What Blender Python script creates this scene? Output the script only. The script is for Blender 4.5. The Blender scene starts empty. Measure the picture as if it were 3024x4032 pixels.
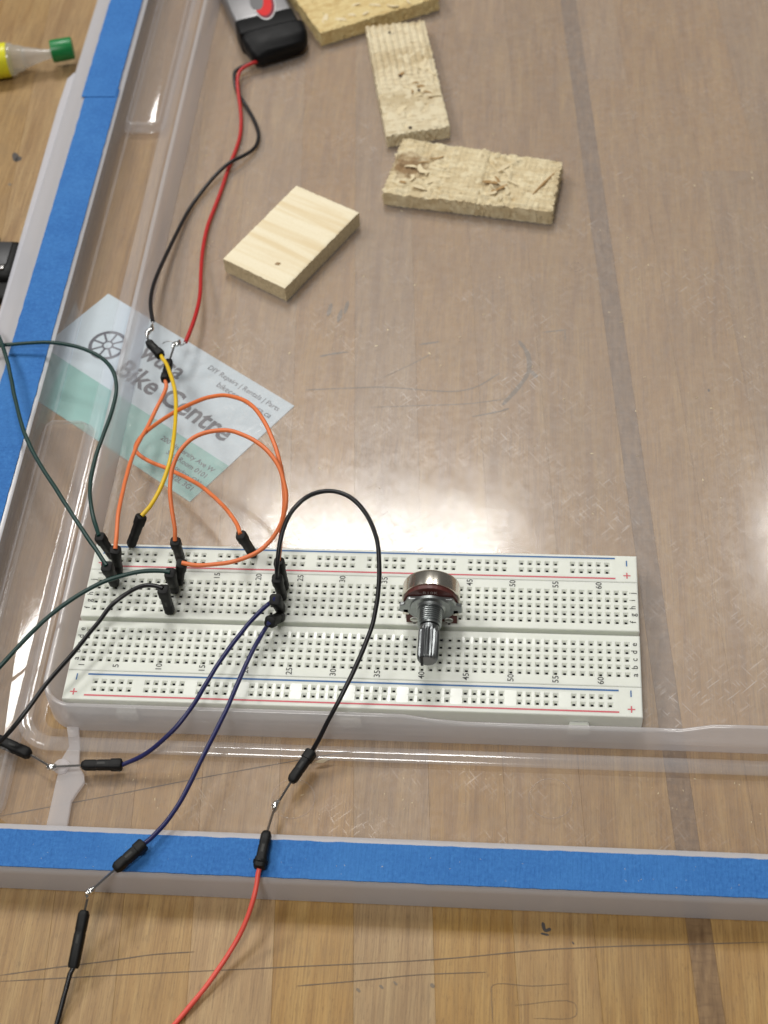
import bpy, bmesh, math, random
from mathutils import Vector, Matrix, noise

# ------------------------------------------------------------------ camera, world, lamps, exposure
scn = bpy.context.scene
col = scn.collection
MM = 0.001
FPX = 5950.0
CAM_R = Matrix(((0.99619775, 0.06812748, -0.05430185),
                (0.0215807, -0.79683757, -0.60380805),
                (-0.08440567, 0.60034035, -0.79527803)))          # world -> lens axes
CAM_C = Vector((45.04632547, -238.71691018, 381.79437997))          # mm
cd = bpy.data.cameras.new('camera'); cam = bpy.data.objects.new('camera', cd); col.objects.link(cam)
cd.sensor_fit = 'VERTICAL'; cd.sensor_height = 36; cd.lens = 36 * FPX / 4032
cd.clip_start = 0.02; cd.clip_end = 20
rt = CAM_R.transposed()
cam.matrix_world = Matrix.Translation(CAM_C * MM) @ Matrix(((rt[0][0], -rt[0][1], -rt[0][2]), (rt[1][0], -rt[1][1], -rt[1][2]), (rt[2][0], -rt[2][1], -rt[2][2]))).to_4x4()
cd.dof.use_dof = True; cd.dof.focus_distance = 0.435; cd.dof.aperture_fstop = 19
scn.camera = cam

w = bpy.data.worlds.new('World'); scn.world = w; w.use_nodes = True
w.node_tree.nodes['Background'].inputs[0].default_value = (1.0, 0.97, 0.93, 1)
w.node_tree.nodes['Background'].inputs[1].default_value = 0.115

def ceiling_lamp(name, x, y, sx, sy, power, z=2300, color=(1, 0.98, 0.94)):
    d = bpy.data.lights.new(name, 'AREA'); d.shape = 'RECTANGLE'; d.size = sx * MM; d.size_y = sy * MM
    d.energy = power; d.color = color
    o = bpy.data.objects.new(name, d); col.objects.link(o); o.location = (x * MM, y * MM, z * MM)
    return o
ceiling_lamp('ceiling_lamp', -240, 1515, 560, 560, 32.0)
ceiling_lamp('ceiling_lamp', 745, 1745, 290, 290, 8.0).data.shape = 'DISK'
ceiling_lamp('ceiling_lamp', -1900, 1150, 560, 560, 36.0)
ceiling_lamp('ceiling_lamp', -1330, 0, 560, 560, 13.0)
ceiling_lamp('ceiling_lamp', -300, -1200, 560, 560, 27.0)  # unseen lamp behind the camera, added to brighten faces turned to the viewer

vs = scn.view_settings
vs.view_transform = 'Standard'; vs.look = 'None'; vs.exposure = 0.0; vs.gamma = 1.0; vs.use_curve_mapping = False
scn.cycles.transparent_max_bounces = 40
scn.cycles.max_bounces = 10

# ------------------------------------------------------------------ helpers
def P(x, y, z, s=1.8228):
    """point at height z (mm above the table) seen at place x, y of the photograph"""
    v = rt @ Vector(((x * s - 1512) / FPX, (y * s - 2016) / FPX, 1))
    return CAM_C + v * ((z - CAM_C.z) / v.z)
def r8(x, y, z): return P(137.15 + x * 0.3307, 603.5 + y * 0.3307, z)

def link(name, me, m=None, parent=None, label=None, kind=None):
    o = bpy.data.objects.new(name, me); col.objects.link(o)
    if m is not None and me is not None and len(me.materials) == 0:
        for mm in (m if isinstance(m, (list, tuple)) else [m]): me.materials.append(mm)
    if parent is not None: o.parent = parent
    if label: o['label'] = label
    if kind: o['kind'] = kind
    return o
def thing(name, label, cat, loc=(0, 0, 0), group=None, rot=0.0):
    o = bpy.data.objects.new(name, None); col.objects.link(o)
    o.location = Vector(loc) * MM; o.rotation_euler.z = rot; o.empty_display_size = 0.01
    o['label'] = label; o['category'] = cat
    if group: o['group'] = group
    return o
def settle(root):
    """parts are modelled in world mm; hang them on the root without moving them"""
    bpy.context.view_layer.update()
    for c in root.children: c.matrix_parent_inverse = root.matrix_world.inverted()
def mesh(name, verts, faces, smooth=False, mats=None, uv=None):
    me = bpy.data.meshes.new(name)
    me.from_pydata([tuple(Vector(v) * MM) for v in verts], [], faces)
    bm = bmesh.new(); bm.from_mesh(me)
    bmesh.ops.recalc_face_normals(bm, faces=bm.faces)
    bm.to_mesh(me); bm.free()
    if smooth: me.polygons.foreach_set('use_smooth', [True] * len(me.polygons))
    if mats: me.polygons.foreach_set('material_index', mats)
    me.update()
    return me
def raw(name, verts, faces, smooth=False, mats=None):
    me = bpy.data.meshes.new(name)
    me.from_pydata([tuple(Vector(v) * MM) for v in verts], [], faces)
    if smooth: me.polygons.foreach_set('use_smooth', [True] * len(me.polygons))
    if mats: me.polygons.foreach_set('material_index', mats)
    me.update(); return me

def box(x0, x1, y0, y1, z0, z1, bev=0.0, seg=2, name='box'):
    me = bpy.data.meshes.new(name); bm = bmesh.new()
    bmesh.ops.create_cube(bm, size=1)
    for v in bm.verts:
        v.co = Vector(((x0 + x1) / 2 + v.co.x * (x1 - x0), (y0 + y1) / 2 + v.co.y * (y1 - y0), (z0 + z1) / 2 + v.co.z * (z1 - z0))) * MM
    if bev: bmesh.ops.bevel(bm, geom=bm.edges[:], offset=bev * MM, segments=seg, profile=0.5, affect='EDGES')
    bm.to_mesh(me); bm.free()
    if bev: 
        me.polygons.foreach_set('use_smooth', [True] * len(me.polygons))
        me.set_sharp_from_angle(angle=math.radians(40))
    return me

def catmull(pts, n=8):
    pts = [Vector(p) for p in pts]
    ext = [pts[0] * 2 - pts[1]] + pts + [pts[-1] * 2 - pts[-2]]
    out = []
    for i in range(1, len(ext) - 2):
        p0, p1, p2, p3 = ext[i - 1:i + 3]
        # centripetal
        t0 = 0; t1 = t0 + max((p1 - p0).length, 1e-6) ** .5; t2 = t1 + max((p2 - p1).length, 1e-6) ** .5; t3 = t2 + max((p3 - p2).length, 1e-6) ** .5
        for k in range(n):
            t = t1 + (t2 - t1) * k / n
            a1 = p0 * ((t1 - t) / (t1 - t0)) + p1 * ((t - t0) / (t1 - t0))
            a2 = p1 * ((t2 - t) / (t2 - t1)) + p2 * ((t - t1) / (t2 - t1))
            a3 = p2 * ((t3 - t) / (t3 - t2)) + p3 * ((t - t2) / (t3 - t2))
            b1 = a1 * ((t2 - t) / (t2 - t0)) + a2 * ((t - t0) / (t2 - t0))
            b2 = a2 * ((t3 - t) / (t3 - t1)) + a3 * ((t - t1) / (t3 - t1))
            out.append(b1 * ((t2 - t) / (t2 - t1)) + b2 * ((t - t1) / (t2 - t1)))
    out.append(pts[-1]); return out
def relax(p, it):
    p = [v.copy() for v in p]
    for _ in range(it):
        q = [v.copy() for v in p]
        for i in range(1, len(p) - 1): q[i] = p[i] * .5 + (p[i - 1] + p[i + 1]) * .25
        p = q
    return p
def sweep(path, prof, name='tube', caps=True, smooth=True):
    """prof(i, t) -> list of (u, v) in the frame of the path point; closed ring"""
    path = [Vector(p) for p in path]; n = len(path)
    verts = []; T = (path[1] - path[0]).normalized()
    up = Vector((0, 0, 1)) if abs(T.z) < .9 else Vector((1, 0, 0))
    N = T.cross(up).normalized()
    m = None
    for i, p in enumerate(path):
        T2 = (path[min(i + 1, n - 1)] - path[max(i - 1, 0)]).normalized()
        ax = T.cross(T2)
        if ax.length > 1e-7: N = Matrix.Rotation(T.angle(T2), 3, ax.normalized()) @ N
        T = T2; N = (N - T * N.dot(T)).normalized(); B = T.cross(N)
        ring = prof(i, i / (n - 1)); m = len(ring)
        verts += [p + N * a + B * b for a, b in ring]
    faces = []
    for i in range(n - 1):
        for k in range(m):
            k2 = (k + 1) % m
            faces.append((i * m + k, i * m + k2, (i + 1) * m + k2, (i + 1) * m + k))
    if caps: faces += [tuple(range(m))[::-1], tuple(range((n - 1) * m, n * m))]
    me = mesh(name, verts, faces, smooth)
    if smooth: me.set_sharp_from_angle(angle=math.radians(50))
    return me
def tube(path, r, k=12, name='tube'):
    ring = [(math.cos(2 * math.pi * a / k), math.sin(2 * math.pi * a / k)) for a in range(k)]
    f = r if callable(r) else (lambda t: r)
    return sweep(path, lambda i, t: [(c * f(t), s * f(t)) for c, s in ring], name)
def lathe(prof, origin, axis, k=32, name='lathe', radial=None):
    """prof: list of (along, radius); radial(angle, along, radius) -> radius"""
    axis = Vector(axis).normalized(); origin = Vector(origin)
    up = Vector((0, 0, 1)) if abs(axis.z) < .9 else Vector((1, 0, 0))
    N = axis.cross(up).normalized(); B = axis.cross(N)
    verts = []; faces = []
    for a, r in prof:
        for j in range(k):
            th = 2 * math.pi * j / k; rr = radial(th, a, r) if radial else r
            verts.append(origin + axis * a + (N * math.cos(th) + B * math.sin(th)) * max(rr, .001))
    n = len(prof)
    for i in range(n - 1):
        for j in range(k):
            j2 = (j + 1) % k; faces.append((i * k + j, i * k + j2, (i + 1) * k + j2, (i + 1) * k + j))
    faces += [tuple(range(k))[::-1], tuple(range((n - 1) * k, n * k))]
    me = mesh(name, verts, faces, True); me.set_sharp_from_angle(angle=math.radians(38)); return me
def prism(poly, fn, d0, d1, name='prism', bev=0):
    """poly of (a, b); fn(a, b, d) -> point"""
    n = len(poly)
    verts = [fn(a, b, d0) for a, b in poly] + [fn(a, b, d1) for a, b in poly]
    faces = [tuple(range(n))[::-1], tuple(range(n, 2 * n))] + [(i, (i + 1) % n, n + (i + 1) % n, n + i) for i in range(n)]
    me = mesh(name, verts, faces)
    if bev:
        bm = bmesh.new(); bm.from_mesh(me)
        bmesh.ops.bevel(bm, geom=bm.edges[:], offset=bev * MM, segments=2, profile=.5, affect='EDGES', clamp_overlap=True)
        bm.to_mesh(me); bm.free()
    return me
def textmesh(body, size, M, name, align='CENTER', shear=0.0, bold=0.0, spacing=1.0, width=None):
    """flat lettering; size in mm, M: 4x4 in mm"""
    cu = bpy.data.curves.new('t', 'FONT'); cu.body = body; cu.size = size * MM; cu.align_x = align; cu.align_y = 'CENTER'
    cu.shear = shear; cu.offset = bold * MM; cu.space_character = spacing; cu.fill_mode = 'FRONT'; cu.resolution_u = 3
    o = bpy.data.objects.new('t', cu); col.objects.link(o); bpy.context.view_layer.update()
    me = bpy.data.meshes.new_from_object(o.evaluated_get(bpy.context.evaluated_depsgraph_get()))
    bpy.data.objects.remove(o); bpy.data.curves.remove(cu); me.name = name; me.materials.clear()
    if width:
        xs = [v.co.x for v in me.vertices]; k_ = width * MM / (max(xs) - min(xs)); me.transform(Matrix.Scale(k_, 4))
    M2 = M.copy(); M2.translation = M.translation * MM; me.transform(M2); return me

# ------------------------------------------------------------------ materials
class N:
    def __init__(s, name):
        s.m = bpy.data.materials.new(name); s.m.use_nodes = True; s.t = s.m.node_tree; s.t.nodes.clear()
        s.out = s.t.nodes.new('ShaderNodeOutputMaterial')
    def n(s, typ, **kw):
        nd = s.t.nodes.new('ShaderNode' + typ)
        for k, v in kw.items():
            if k.startswith('_'): setattr(nd, k[1:], v)
        for k, v in kw.items():
            if k.startswith('_'): continue
            key = int(k[1:]) if k[0] == 'i' and k[1:].isdigit() else k.replace('__', ' ')
            if hasattr(v, 'links') or hasattr(v, 'is_linked'): s.t.links.new(v, nd.inputs[key])
            else: nd.inputs[key].default_value = v
        return nd
    def coord(s, scale=(1, 1, 1), kind='Object', rot=(0, 0, 0), loc=None):
        c = s.n('TexCoord').outputs[kind]
        mp = s.n('Mapping', Scale=scale, Rotation=rot); s.t.links.new(c, mp.inputs['Vector'])
        if loc is not None: s.t.links.new(loc, mp.inputs['Location'])
        return mp.outputs[0]
    def noise(s, vec, scale, detail=3, rough=.5, dist=0):
        return s.n('TexNoise', Vector=vec, Scale=scale, Detail=detail, Roughness=rough, Distortion=dist).outputs['Fac']
    def ramp(s, fac, *stops):
        r = s.n('ValToRGB', Fac=fac); e = r.color_ramp.elements
        while len(e) < len(stops): e.new(.5)
        for el, (p, c) in zip(e, stops):
            el.position = p; el.color = (c, c, c, 1) if isinstance(c, (int, float)) else (*c, 1)
        return r.outputs[0]
    def mix(s, fac, a, b, mode='MIX'):
        nd = s.n('Mix', _data_type='RGBA', _blend_type=mode)
        for k, v in ((0, fac), (6, a), (7, b)):
            if hasattr(v, 'is_linked'): s.t.links.new(v, nd.inputs[k])
            else: nd.inputs[k].default_value = v if k == 0 else (*v, 1)
        return nd.outputs[2]
    def math(s, op, a, b=0.0):
        nd = s.n('Math', _operation=op)
        for k, v in ((0, a), (1, b)):
            if hasattr(v, 'is_linked'): s.t.links.new(v, nd.inputs[k])
            else: nd.inputs[k].default_value = v
        return nd.outputs[0]
    def bump(s, h, strength=.3, dist=.0003):
        return s.n('Bump', Height=h, Strength=strength, Distance=dist).outputs[0]
    def pbr(s, color, rough=.5, metal=0.0, normal=None, spec=.5, sss=0.0, coat=0.0):
        b = s.n('BsdfPrincipled')
        def setv(k, v):
            if hasattr(v, 'is_linked'): s.t.links.new(v, b.inputs[k])
            else: b.inputs[k].default_value = v
        setv('Base Color', color if hasattr(color, 'is_linked') else (*color, 1))
        setv('Roughness', rough); setv('Metallic', metal); setv('Specular IOR Level', spec)
        if coat: setv('Coat Weight', coat); setv('Coat Roughness', .12)
        if sss:
            setv('Subsurface Weight', sss); b.inputs['Subsurface Radius'].default_value = (1, 1, .9); b.inputs['Subsurface Scale'].default_value = .0022
        if normal is not None: s.t.links.new(normal, b.inputs['Normal'])
        s.t.links.new(b.outputs[0], s.out.inputs[0]); return s.m

def plain(name, color, rough=.5, metal=0.0, var=.12, nscale=600, bump=.0, spec=.5, coat=0.0, sss=0.0):
    m = N(name); v = m.coord()
    f = m.noise(v, nscale, 4, .6)
    c = m.mix(m.math('MULTIPLY', f, 1.0), tuple(x * (1 - var) for x in color), tuple(min(1, x * (1 + var)) for x in color))
    r = m.n('MapRange', Value=m.noise(v, nscale * .4, 3), **{'To__Min': rough * .8, 'To__Max': min(1, rough * 1.25)}).outputs[0]
    nb = m.bump(f, bump, .0002) if bump else None
    return m.pbr(c, r, metal, nb, spec, sss, coat)

def wood_table():
    m = N('maple_plank')
    rnd = m.n('ObjectInfo').outputs['Random']
    off = m.n('CombineXYZ', X=m.math('MULTIPLY', rnd, 7.0), Y=m.math('MULTIPLY', rnd, 13.0)).outputs[0]
    v1 = m.coord((2300, 55, 55), loc=off); v2 = m.coord((260, 22, 22), loc=off); v3 = m.coord((45, 45, 45), loc=off); v4 = m.coord((3000, 330, 330), loc=off)
    fine = m.noise(v1, 1, 4, .65); broad = m.noise(v2, 1, 3, .55, .6); blot = m.noise(v3, 1, 4, .6); fleck = m.noise(v4, 1, 2, .6)
    c = m.ramp(broad, (.28, (.285, .158, .052)), (.5, (.37, .222, .080)), (.75, (.44, .285, .112)))
    c = m.mix(m.math('MULTIPLY', m.ramp(fine, (.42, 0.0), (.64, 1.0)), .5), c, (.165, .095, .037))
    c = m.mix(m.math('MULTIPLY', m.ramp(fleck, (.58, 0.0), (.66, 1.0)), .35), c, (.125, .07, .027))
    hue = m.n('HueSaturation', Color=c, Value=m.n('MapRange', Value=rnd, **{'To__Min': .90, 'To__Max': 1.05}).outputs[0], Saturation=m.n('MapRange', Value=m.math('FRACT', m.math('MULTIPLY', rnd, 17.3)), **{'To__Min': .88, 'To__Max': 1.08}).outputs[0]).outputs[0]
    c = m.mix(m.math('MULTIPLY', m.ramp(blot, (.52, 0.0), (.72, 1.0)), .22), hue, (.20, .135, .07))
    h = m.math('ADD', fine, m.math('MULTIPLY', blot, .5))
    return m.pbr(c, m.n('MapRange', Value=blot, **{'To__Min': .30, 'To__Max': .48}).outputs[0], 0, m.bump(h, .12, .0003), .45)
def wood_dark(name, k):
    m = N(name); sc3 = lambda *c: tuple(q * k for q in c)
    v = m.coord((700, 120, 60)); v2 = m.coord((160, 900, 100))
    f = m.noise(v, 1, 4, .6); g = m.noise(v2, 1, 3, .6)
    c = m.ramp(f, (.3, sc3(.14, .078, .034)), (.55, sc3(.215, .128, .058)), (.8, sc3(.30, .19, .09)))
    c = m.mix(m.math('MULTIPLY', m.ramp(g, (.5, 0.0), (.7, 1.0)), .45), c, sc3(.105, .055, .023))
    return m.pbr(c, .38, 0, m.bump(f, .12, .0003), .45)
def wood_block(name, light, mid, dark, stripe, axis, blotch=0.3, bump=.6):
    m = N(name)
    sc = (stripe, 60, 60) if axis == 'x' else (60, stripe, 60)
    v = m.coord(sc); vn = m.coord((1, 1, 1))
    f = m.noise(v, 1, 3, .55, .4); g = m.noise(vn, 2400, 4, .7); b = m.noise(vn, 130, 4, .65)
    c = m.ramp(f, (.30, mid), (.62, light))
    c = m.mix(m.math('MULTIPLY', m.ramp(g, (.52, 0.0), (.72, 1.0)), .38), c, mid)
    c = m.mix(m.math('MULTIPLY', m.ramp(b, (.56, 0.0), (.70, 1.0)), blotch), c, dark)
    return m.pbr(c, .75, 0, m.bump(m.math('ADD', g, f), bump, .0003), .25)

def plastic(name, haze, rough=.08, tint=(.93, .92, .93), veil=(.66, .655, .68), scratch=0.0, wide=0.0):
    """clear to milky moulded plastic: part of the light goes straight through, part scatters, and the skin reflects"""
    m = N(name); v = m.coord()
    hz = haze; rg = rough
    bh = m.noise(v, 55, 1, .5)
    if scratch:
        acc = None
        for ang in (.9, 2.4):
            vv = m.n('Mapping', Vector=m.coord((1, 1, 1), rot=(0, 0, ang)), Scale=(150, 2300, 1)).outputs[0]; wv = m.noise(vv, 1, 1, .5)
            s_ = m.ramp(wv, (.645, 0.0), (.69, 1.0))
            acc = s_ if acc is None else m.math('MAXIMUM', acc, s_)
        patch = m.ramp(m.noise(v, 30, 2, .6), (.42, 0.0), (.66, 1.0))
        acc = m.math('MULTIPLY', acc, patch)
        cloud = m.noise(v, 380, 2, .6)
        hz = m.math('ADD', m.n('MapRange', Value=cloud, **{'From__Min': .3, 'From__Max': .7, 'To__Min': haze * .88, 'To__Max': haze * 1.12}).outputs[0], m.math('MULTIPLY', acc, scratch))
        rg = m.math('ADD', m.math('ADD', m.math('MULTIPLY', cloud, rough * .9), rough * .55), m.math('MULTIPLY', acc, .2))
        bh = m.math('ADD', bh, m.math('MULTIPLY', acc, .03))
    nrm = m.bump(bh, .10 if scratch > .1 else .035, .0006)
    tr = m.n('BsdfTransparent', Color=(*tint, 1)).outputs[0]
    df = m.n('BsdfDiffuse', Color=(*veil, 1)).outputs[0]
    if haze > .3:
        tl = m.n('BsdfTranslucent', Color=(*veil, 1)).outputs[0]
        df = m.n('MixShader', i0=.45, i1=df, i2=tl).outputs[0]
    body = m.n('MixShader', i0=hz, i1=tr, i2=df).outputs[0]
    gl = m.n('BsdfGlossy', Color=(1, 1, 1, 1), Roughness=rg, Normal=nrm).outputs[0]
    if wide:
        g2 = m.n('BsdfGlossy', Color=(1, 1, 1, 1), Roughness=.36, Normal=nrm).outputs[0]
        gl = m.n('MixShader', i0=wide, i1=gl, i2=g2).outputs[0]
    fr = m.n('Fresnel', IOR=1.50, Normal=nrm).outputs[0]
    back = m.n('NewGeometry').outputs['Backfacing']
    fac = m.math('MULTIPLY', fr, m.math('SUBTRACT', 1.0, back))
    fin = m.n('MixShader', i0=fac, i1=body, i2=gl).outputs[0]
    m.t.links.new(fin, m.out.inputs[0]); return m.m
def underside():
    m = N('clear_underside'); t = m.n('BsdfTransparent', Color=(.975, .97, .97, 1)).outputs[0]
    m.t.links.new(t, m.out.inputs[0]); return m.m

def tape_mat(name, sc):
    m = N(name); v = m.coord(); vs_ = m.coord((1, 1, 1))
    f = m.noise(v, 900, 5, .75); g = m.noise(v, 130, 3, .6)
    c = m.ramp(f, (.28, (.020, .112, .355)), (.55, (.036, .168, .465)), (.80, (.065, .235, .55)))
    c = m.mix(m.math('MULTIPLY', m.ramp(g, (.4, 0.0), (.75, 1.0)), .35), c, (.020, .115, .37))
    c = m.mix(m.math('MULTIPLY', m.ramp(m.noise(v, 42, 3, .6), (.45, 0.0), (.7, 1.0)), .4), c, (.055, .215, .53))
    return m.pbr(c, .72, 0, m.bump(m.math('ADD', f, m.math('MULTIPLY', m.noise(m.coord(sc), 1, 3, .6), 1.3)), .6, .0004), .3)

M = {}
M['table'] = wood_table(); M['tdark'] = wood_dark('dark_heartwood_stave', .95)
M['under'] = underside()
M['clear'] = plastic('clear_lid_sheet', .205, .12, (.95, .93, .91), (.665, .622, .595), .15, .24)
M['channel'] = plastic('clear_lid_channel', .12, .085, (.95, .93, .91), (.64, .60, .57), .06)
M['semi'] = plastic('hazy_lid_step', .24, .10, (.945, .935, .935), (.74, .73, .745))
M['milky'] = plastic('milky_lid_ridge', .42, .18, (.95, .94, .945), (.84, .825, .84))
M['rim'] = plastic('milky_lid_rim', .80, .24, (.93, .925, .94), (.79, .795, .845))
M['tape'] = tape_mat('blue_crepe_tape', (1500, 150, 150)); M['tapey'] = tape_mat('blue_crepe_tape_lengthwise', (150, 1500, 150))
M['abs'] = plain('ivory_breadboard_plastic', (.70, .72, .655), .42, 0, .03, 300, .04, .4, sss=.7)
M['absg'] = plain('polished_ivory_plastic', (.69, .71, .65), .25, 0, .03, 300, .0, .45, sss=.7)
M['pit'] = plain('shaded_pit_and_clip', (.02, .02, .018), .5, .3)  # clip metal and hole walls alike; the pit's shade is in the colour
M['ink'] = plain('black_print_ink', (.045, .045, .045), .6)
M['blueink'] = plain('blue_print_line', (.020, .11, .30), .5)
M['redink'] = plain('red_print_line', (.55, .085, .11), .5)
M['house'] = plain('black_connector_plastic', (.0045, .0045, .0045), .55, 0, .3, 900, .05, .28)
M['tin'] = plain('tinned_pin_metal', (.36, .35, .34), .34, 1.0)
M['solder'] = plain('bright_solder', (.72, .72, .70), .16, 1.0, .1, 900, .15)
M['zinc'] = plain('zinc_casting', (.34, .36, .36), .34, 1.0, .12, 900, .15)
M['steel'] = plain('polished_steel_can', (.70, .66, .58), .20, 1.0, .06, 300, .03)
M['wafer'] = plain('brown_phenolic_board', (.085, .018, .014), .45)
for nm, c, r in (('orange', (.74, .185, .055), .42), ('yellow', (.72, .47, .012), .40), ('green', (.0005, .031, .025), .42), ('blue', (.012, .014, .085), .38),
                 ('black', (.004, .0035, .005), .36), ('red', (.45, .012, .012), .36), ('coral', (.70, .085, .06), .4)):
    M[nm] = plain(nm + '_wire_insulation', c, r, 0, .12, 500)

# ------------------------------------------------------------------ table: butcher-block staves
SL = -0.078
table = bpy.data.objects.new('table', None); col.objects.link(table); table['kind'] = 'structure'
rnd = random.Random(4)
seams = [-262, -240, -219, -198, -177, -156, -135, -113, -82, -63, -44, -22, -1, 20, 41, 62, 86, 92.5, 108, 130, 151, 172, 193, 214]
for i in range(len(seams) - 1):
    a, b = seams[i], seams[i + 1]
    y = -230 - rnd.random() * 120; k = 0
    while y < 560:
        L = 420 + rnd.random() * 420
        if a == 86: L = 900; y = -230
        y0, y1 = y, min(y + L, 600)
        dz = rnd.uniform(-.012, .012); g = .012
        v = []
        for z, e in ((-30, 0), (-.05 + dz, 0), (dz, .05)):
            v += [(a + g + e + SL * yy_, yy_, z) if s == 0 else (b - g - e + SL * yy_, yy_, z) for s, yy_ in ((0, y0 + g + e), (1, y0 + g + e), (1, y1 - g - e), (0, y1 - g - e))]
        f = [(3, 2, 1, 0), (8, 9, 10, 11)]
        for q in (0, 4):
            f += [(q + j, q + (j + 1) % 4, q + 4 + (j + 1) % 4, q + 4 + j) for j in range(4)]
        link('plank', mesh('plank', v, f), M['tdark'] if a == 86 else M['table'], table)
        y = y1
# pen and pencil marks drawn on the wood
M['pencil'] = plain('pencil_graphite', (.115, .08, .052), .6)
M['inkmark'] = plain('faded_grey_ink', (.185, .143, .098), .6)
M['darkstain'] = plain('dark_ink_spot', (.06, .05, .045), .6)
def stroke(pts, wd, m, name='pencil_line', z=.06):
    p = catmull([P(x, y, z) for x, y in pts], 5)
    v = []; f = []
    for i, q in enumerate(p):
        t = (p[min(i + 1, len(p) - 1)] - p[max(i - 1, 0)]).normalized(); nrm = Vector((-t.y, t.x, 0))
        ww = wd * (.5 + .5 * noise.noise(q * .35) + .35) * (.35 if i in (0, len(p) - 1) else 1)
        v += [q + nrm * ww / 2, q - nrm * ww / 2]
    f = [(2 * i, 2 * i + 1, 2 * i + 3, 2 * i + 2) for i in range(len(p) - 1)]
    link(name, mesh(name, v, f), m, table)
stroke([(0, 1763), (230, 1720), (420, 1683), (600, 1650), (760, 1622)], .35, M['pencil'])
stroke([(0, 2107), (120, 2090), (240, 2075), (330, 2062), (420, 2056)], .35, M['pencil'])
stroke([(0, 2120), (300, 2104), (600, 2090), (950, 2072), (1200, 2050), (1659, 2035)], .32, M['pencil'])
stroke([(640, 2130), (780, 2118), (900, 2106), (1050, 2100)], .3, M['pencil'])
stroke([(1065, 2212), (1062, 2150), (1065, 2128), (1150, 2130), (1230, 2125)], .14, M['pencil'])
stroke([(1110, 2172), (1240, 2166), (1243, 2195), (1150, 2200)], .14, M['pencil'])
stroke([(660, 842), (760, 838), (830, 836), (910, 842), (985, 845), (1030, 835), (1080, 805)], .5, M['inkmark'])
stroke([(1120, 735), (1140, 765), (1142, 800), (1125, 830), (1085, 875)], 1.7, M['inkmark'], 'ink_stain')
stroke([(1146, 800), (1160, 815)], 1.6, M['inkmark'], 'ink_stain')
stroke([(800, 880), (900, 876), (1010, 872), (1090, 862)], .35, M['inkmark'])
stroke([(1020, 900), (1080, 888), (1100, 882)], .7, M['inkmark'])
stroke([(690, 770), (720, 764), (752, 760)], .9, M['inkmark'], 'ink_stain')
stroke([(905, 744), (950, 738)], .8, M['inkmark'], 'ink_stain')
stroke([(828, 815), (890, 786), (930, 765)], .35, M['inkmark'])
stroke([(1170, 718), (1225, 712)], .5, M['inkmark'])
stroke([(1220, 712), (1222, 738)], .4, M['inkmark'])
stroke([(30, 330), (38, 345), (42, 338)], 2.6, M['darkstain'], 'ink_stain')
stroke([(18, 400), (24, 397)], 1.5, M['inkmark'], 'ink_stain')
stroke([(1172, 1992), (1178, 2010), (1190, 2006)], 1.1, M['darkstain'], 'ink_stain')
stroke([(1168, 2016), (1186, 2020)], .8, M['darkstain'], 'ink_stain')
stroke([(1236, 2034), (1240, 2040)], .5, M['darkstain'], 'ink_stain')
for q in ((850, 2120), (930, 2125), (770, 2135), (820, 2128)): stroke([q, (q[0] + 8, q[1] + 8)], .8, M['inkmark'], 'ink_stain')
for q in ((716, 655), (738, 668), (752, 650)): stroke([q, (q[0] - 8, q[1] + 28)], 1.5, M['inkmark'], 'ink_stain')
stroke([(1530, 840), (1532, 846)], .9, M['darkstain'], 'ink_stain')

# ------------------------------------------------------------------ the storage-box lid
lid = thing('storage_box_lid', 'large clear plastic storage box lid lying on the wooden table, rim taped blue', 'lid')
fp = box(-84.4, 280, -31.0, 440, .45, 1.4)
fp.polygons.foreach_set('material_index', [0 if p.normal.z > .5 else 1 for p in fp.polygons])
link('floor_panel', fp, [M['clear'], M['under']], lid)
def lsweep(prof_left, prof_front, x_in, y_in, rad, y_far, x_far, name, mod=None, nc=14, steps=14, low=None, inner=(0, 0)):
    """closed section swept down the left side, round the corner and along the front; section points are (outward, z)"""
    st = []
    for i in range(steps + 1): st.append((0.0, Vector((x_in, y_far + (y_in + rad - y_far) * i / steps)), Vector((-1, 0))))
    for i in range(1, nc):
        th = math.pi + math.pi / 2 * i / nc; d = Vector((math.cos(th), math.sin(th)))
        st.append((i / nc, Vector((x_in + rad, y_in + rad)) + d * rad, d))
    for i in range(steps * 3 + 1): st.append((1.0, Vector((x_in + rad + (x_far - x_in - rad) * i / (steps * 3), y_in)), Vector((0, -1))))
    m = len(prof_left); verts = []
    for t, b, d in st:
        for (u0, z0), (u1, z1) in zip(prof_left, prof_front):
            u = u0 + (u1 - u0) * t; z = z0 + (z1 - z0) * t
            q = b + d * u
            if mod: z = mod(q.x, q.y, z)
            verts.append((q.x, q.y, z))
    n = len(st); faces = []
    for i in range(n - 1):
        for k in range(m):
            k2 = (k + 1) % m; faces.append((i * m + k, i * m + k2, (i + 1) * m + k2, (i + 1) * m + k))
    faces += [tuple(range(m)), tuple(range((n - 1) * m, n * m))]
    mi = None
    if low is not None: mi = [1 if k >= low - 1 else (2 if inner[0] <= k < inner[1] else 0) for i in range(n - 1) for k in range(m)] + [1, 1]
    me = mesh(name, verts, faces, True, mi); me.set_sharp_from_angle(angle=math.radians(32)); return me
def smooth01(x, a, b):
    t = min(1, max(0, (x - a) / (b - a))); return t * t * (3 - 2 * t)
def hump(x, y, z):
    dip = smooth01(x, 16, 30) * (1 - smooth01(x, 93, 103))
    w_ = .25 * noise.noise(Vector((x * .03, y * .03, 2)))
    return z + (-3.1 * dip + w_) * max(0, (z - 1.6) / 11.4)
rl = [(0, 1.0), (.1, 1.5), (1.7, 12.2), (2.0, 12.8), (2.4, 13.0), (3.0, 13.0), (3.5, 12.7), (3.7, 12.2), (4.3, 1.6), (4.3, 1.0)]
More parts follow.
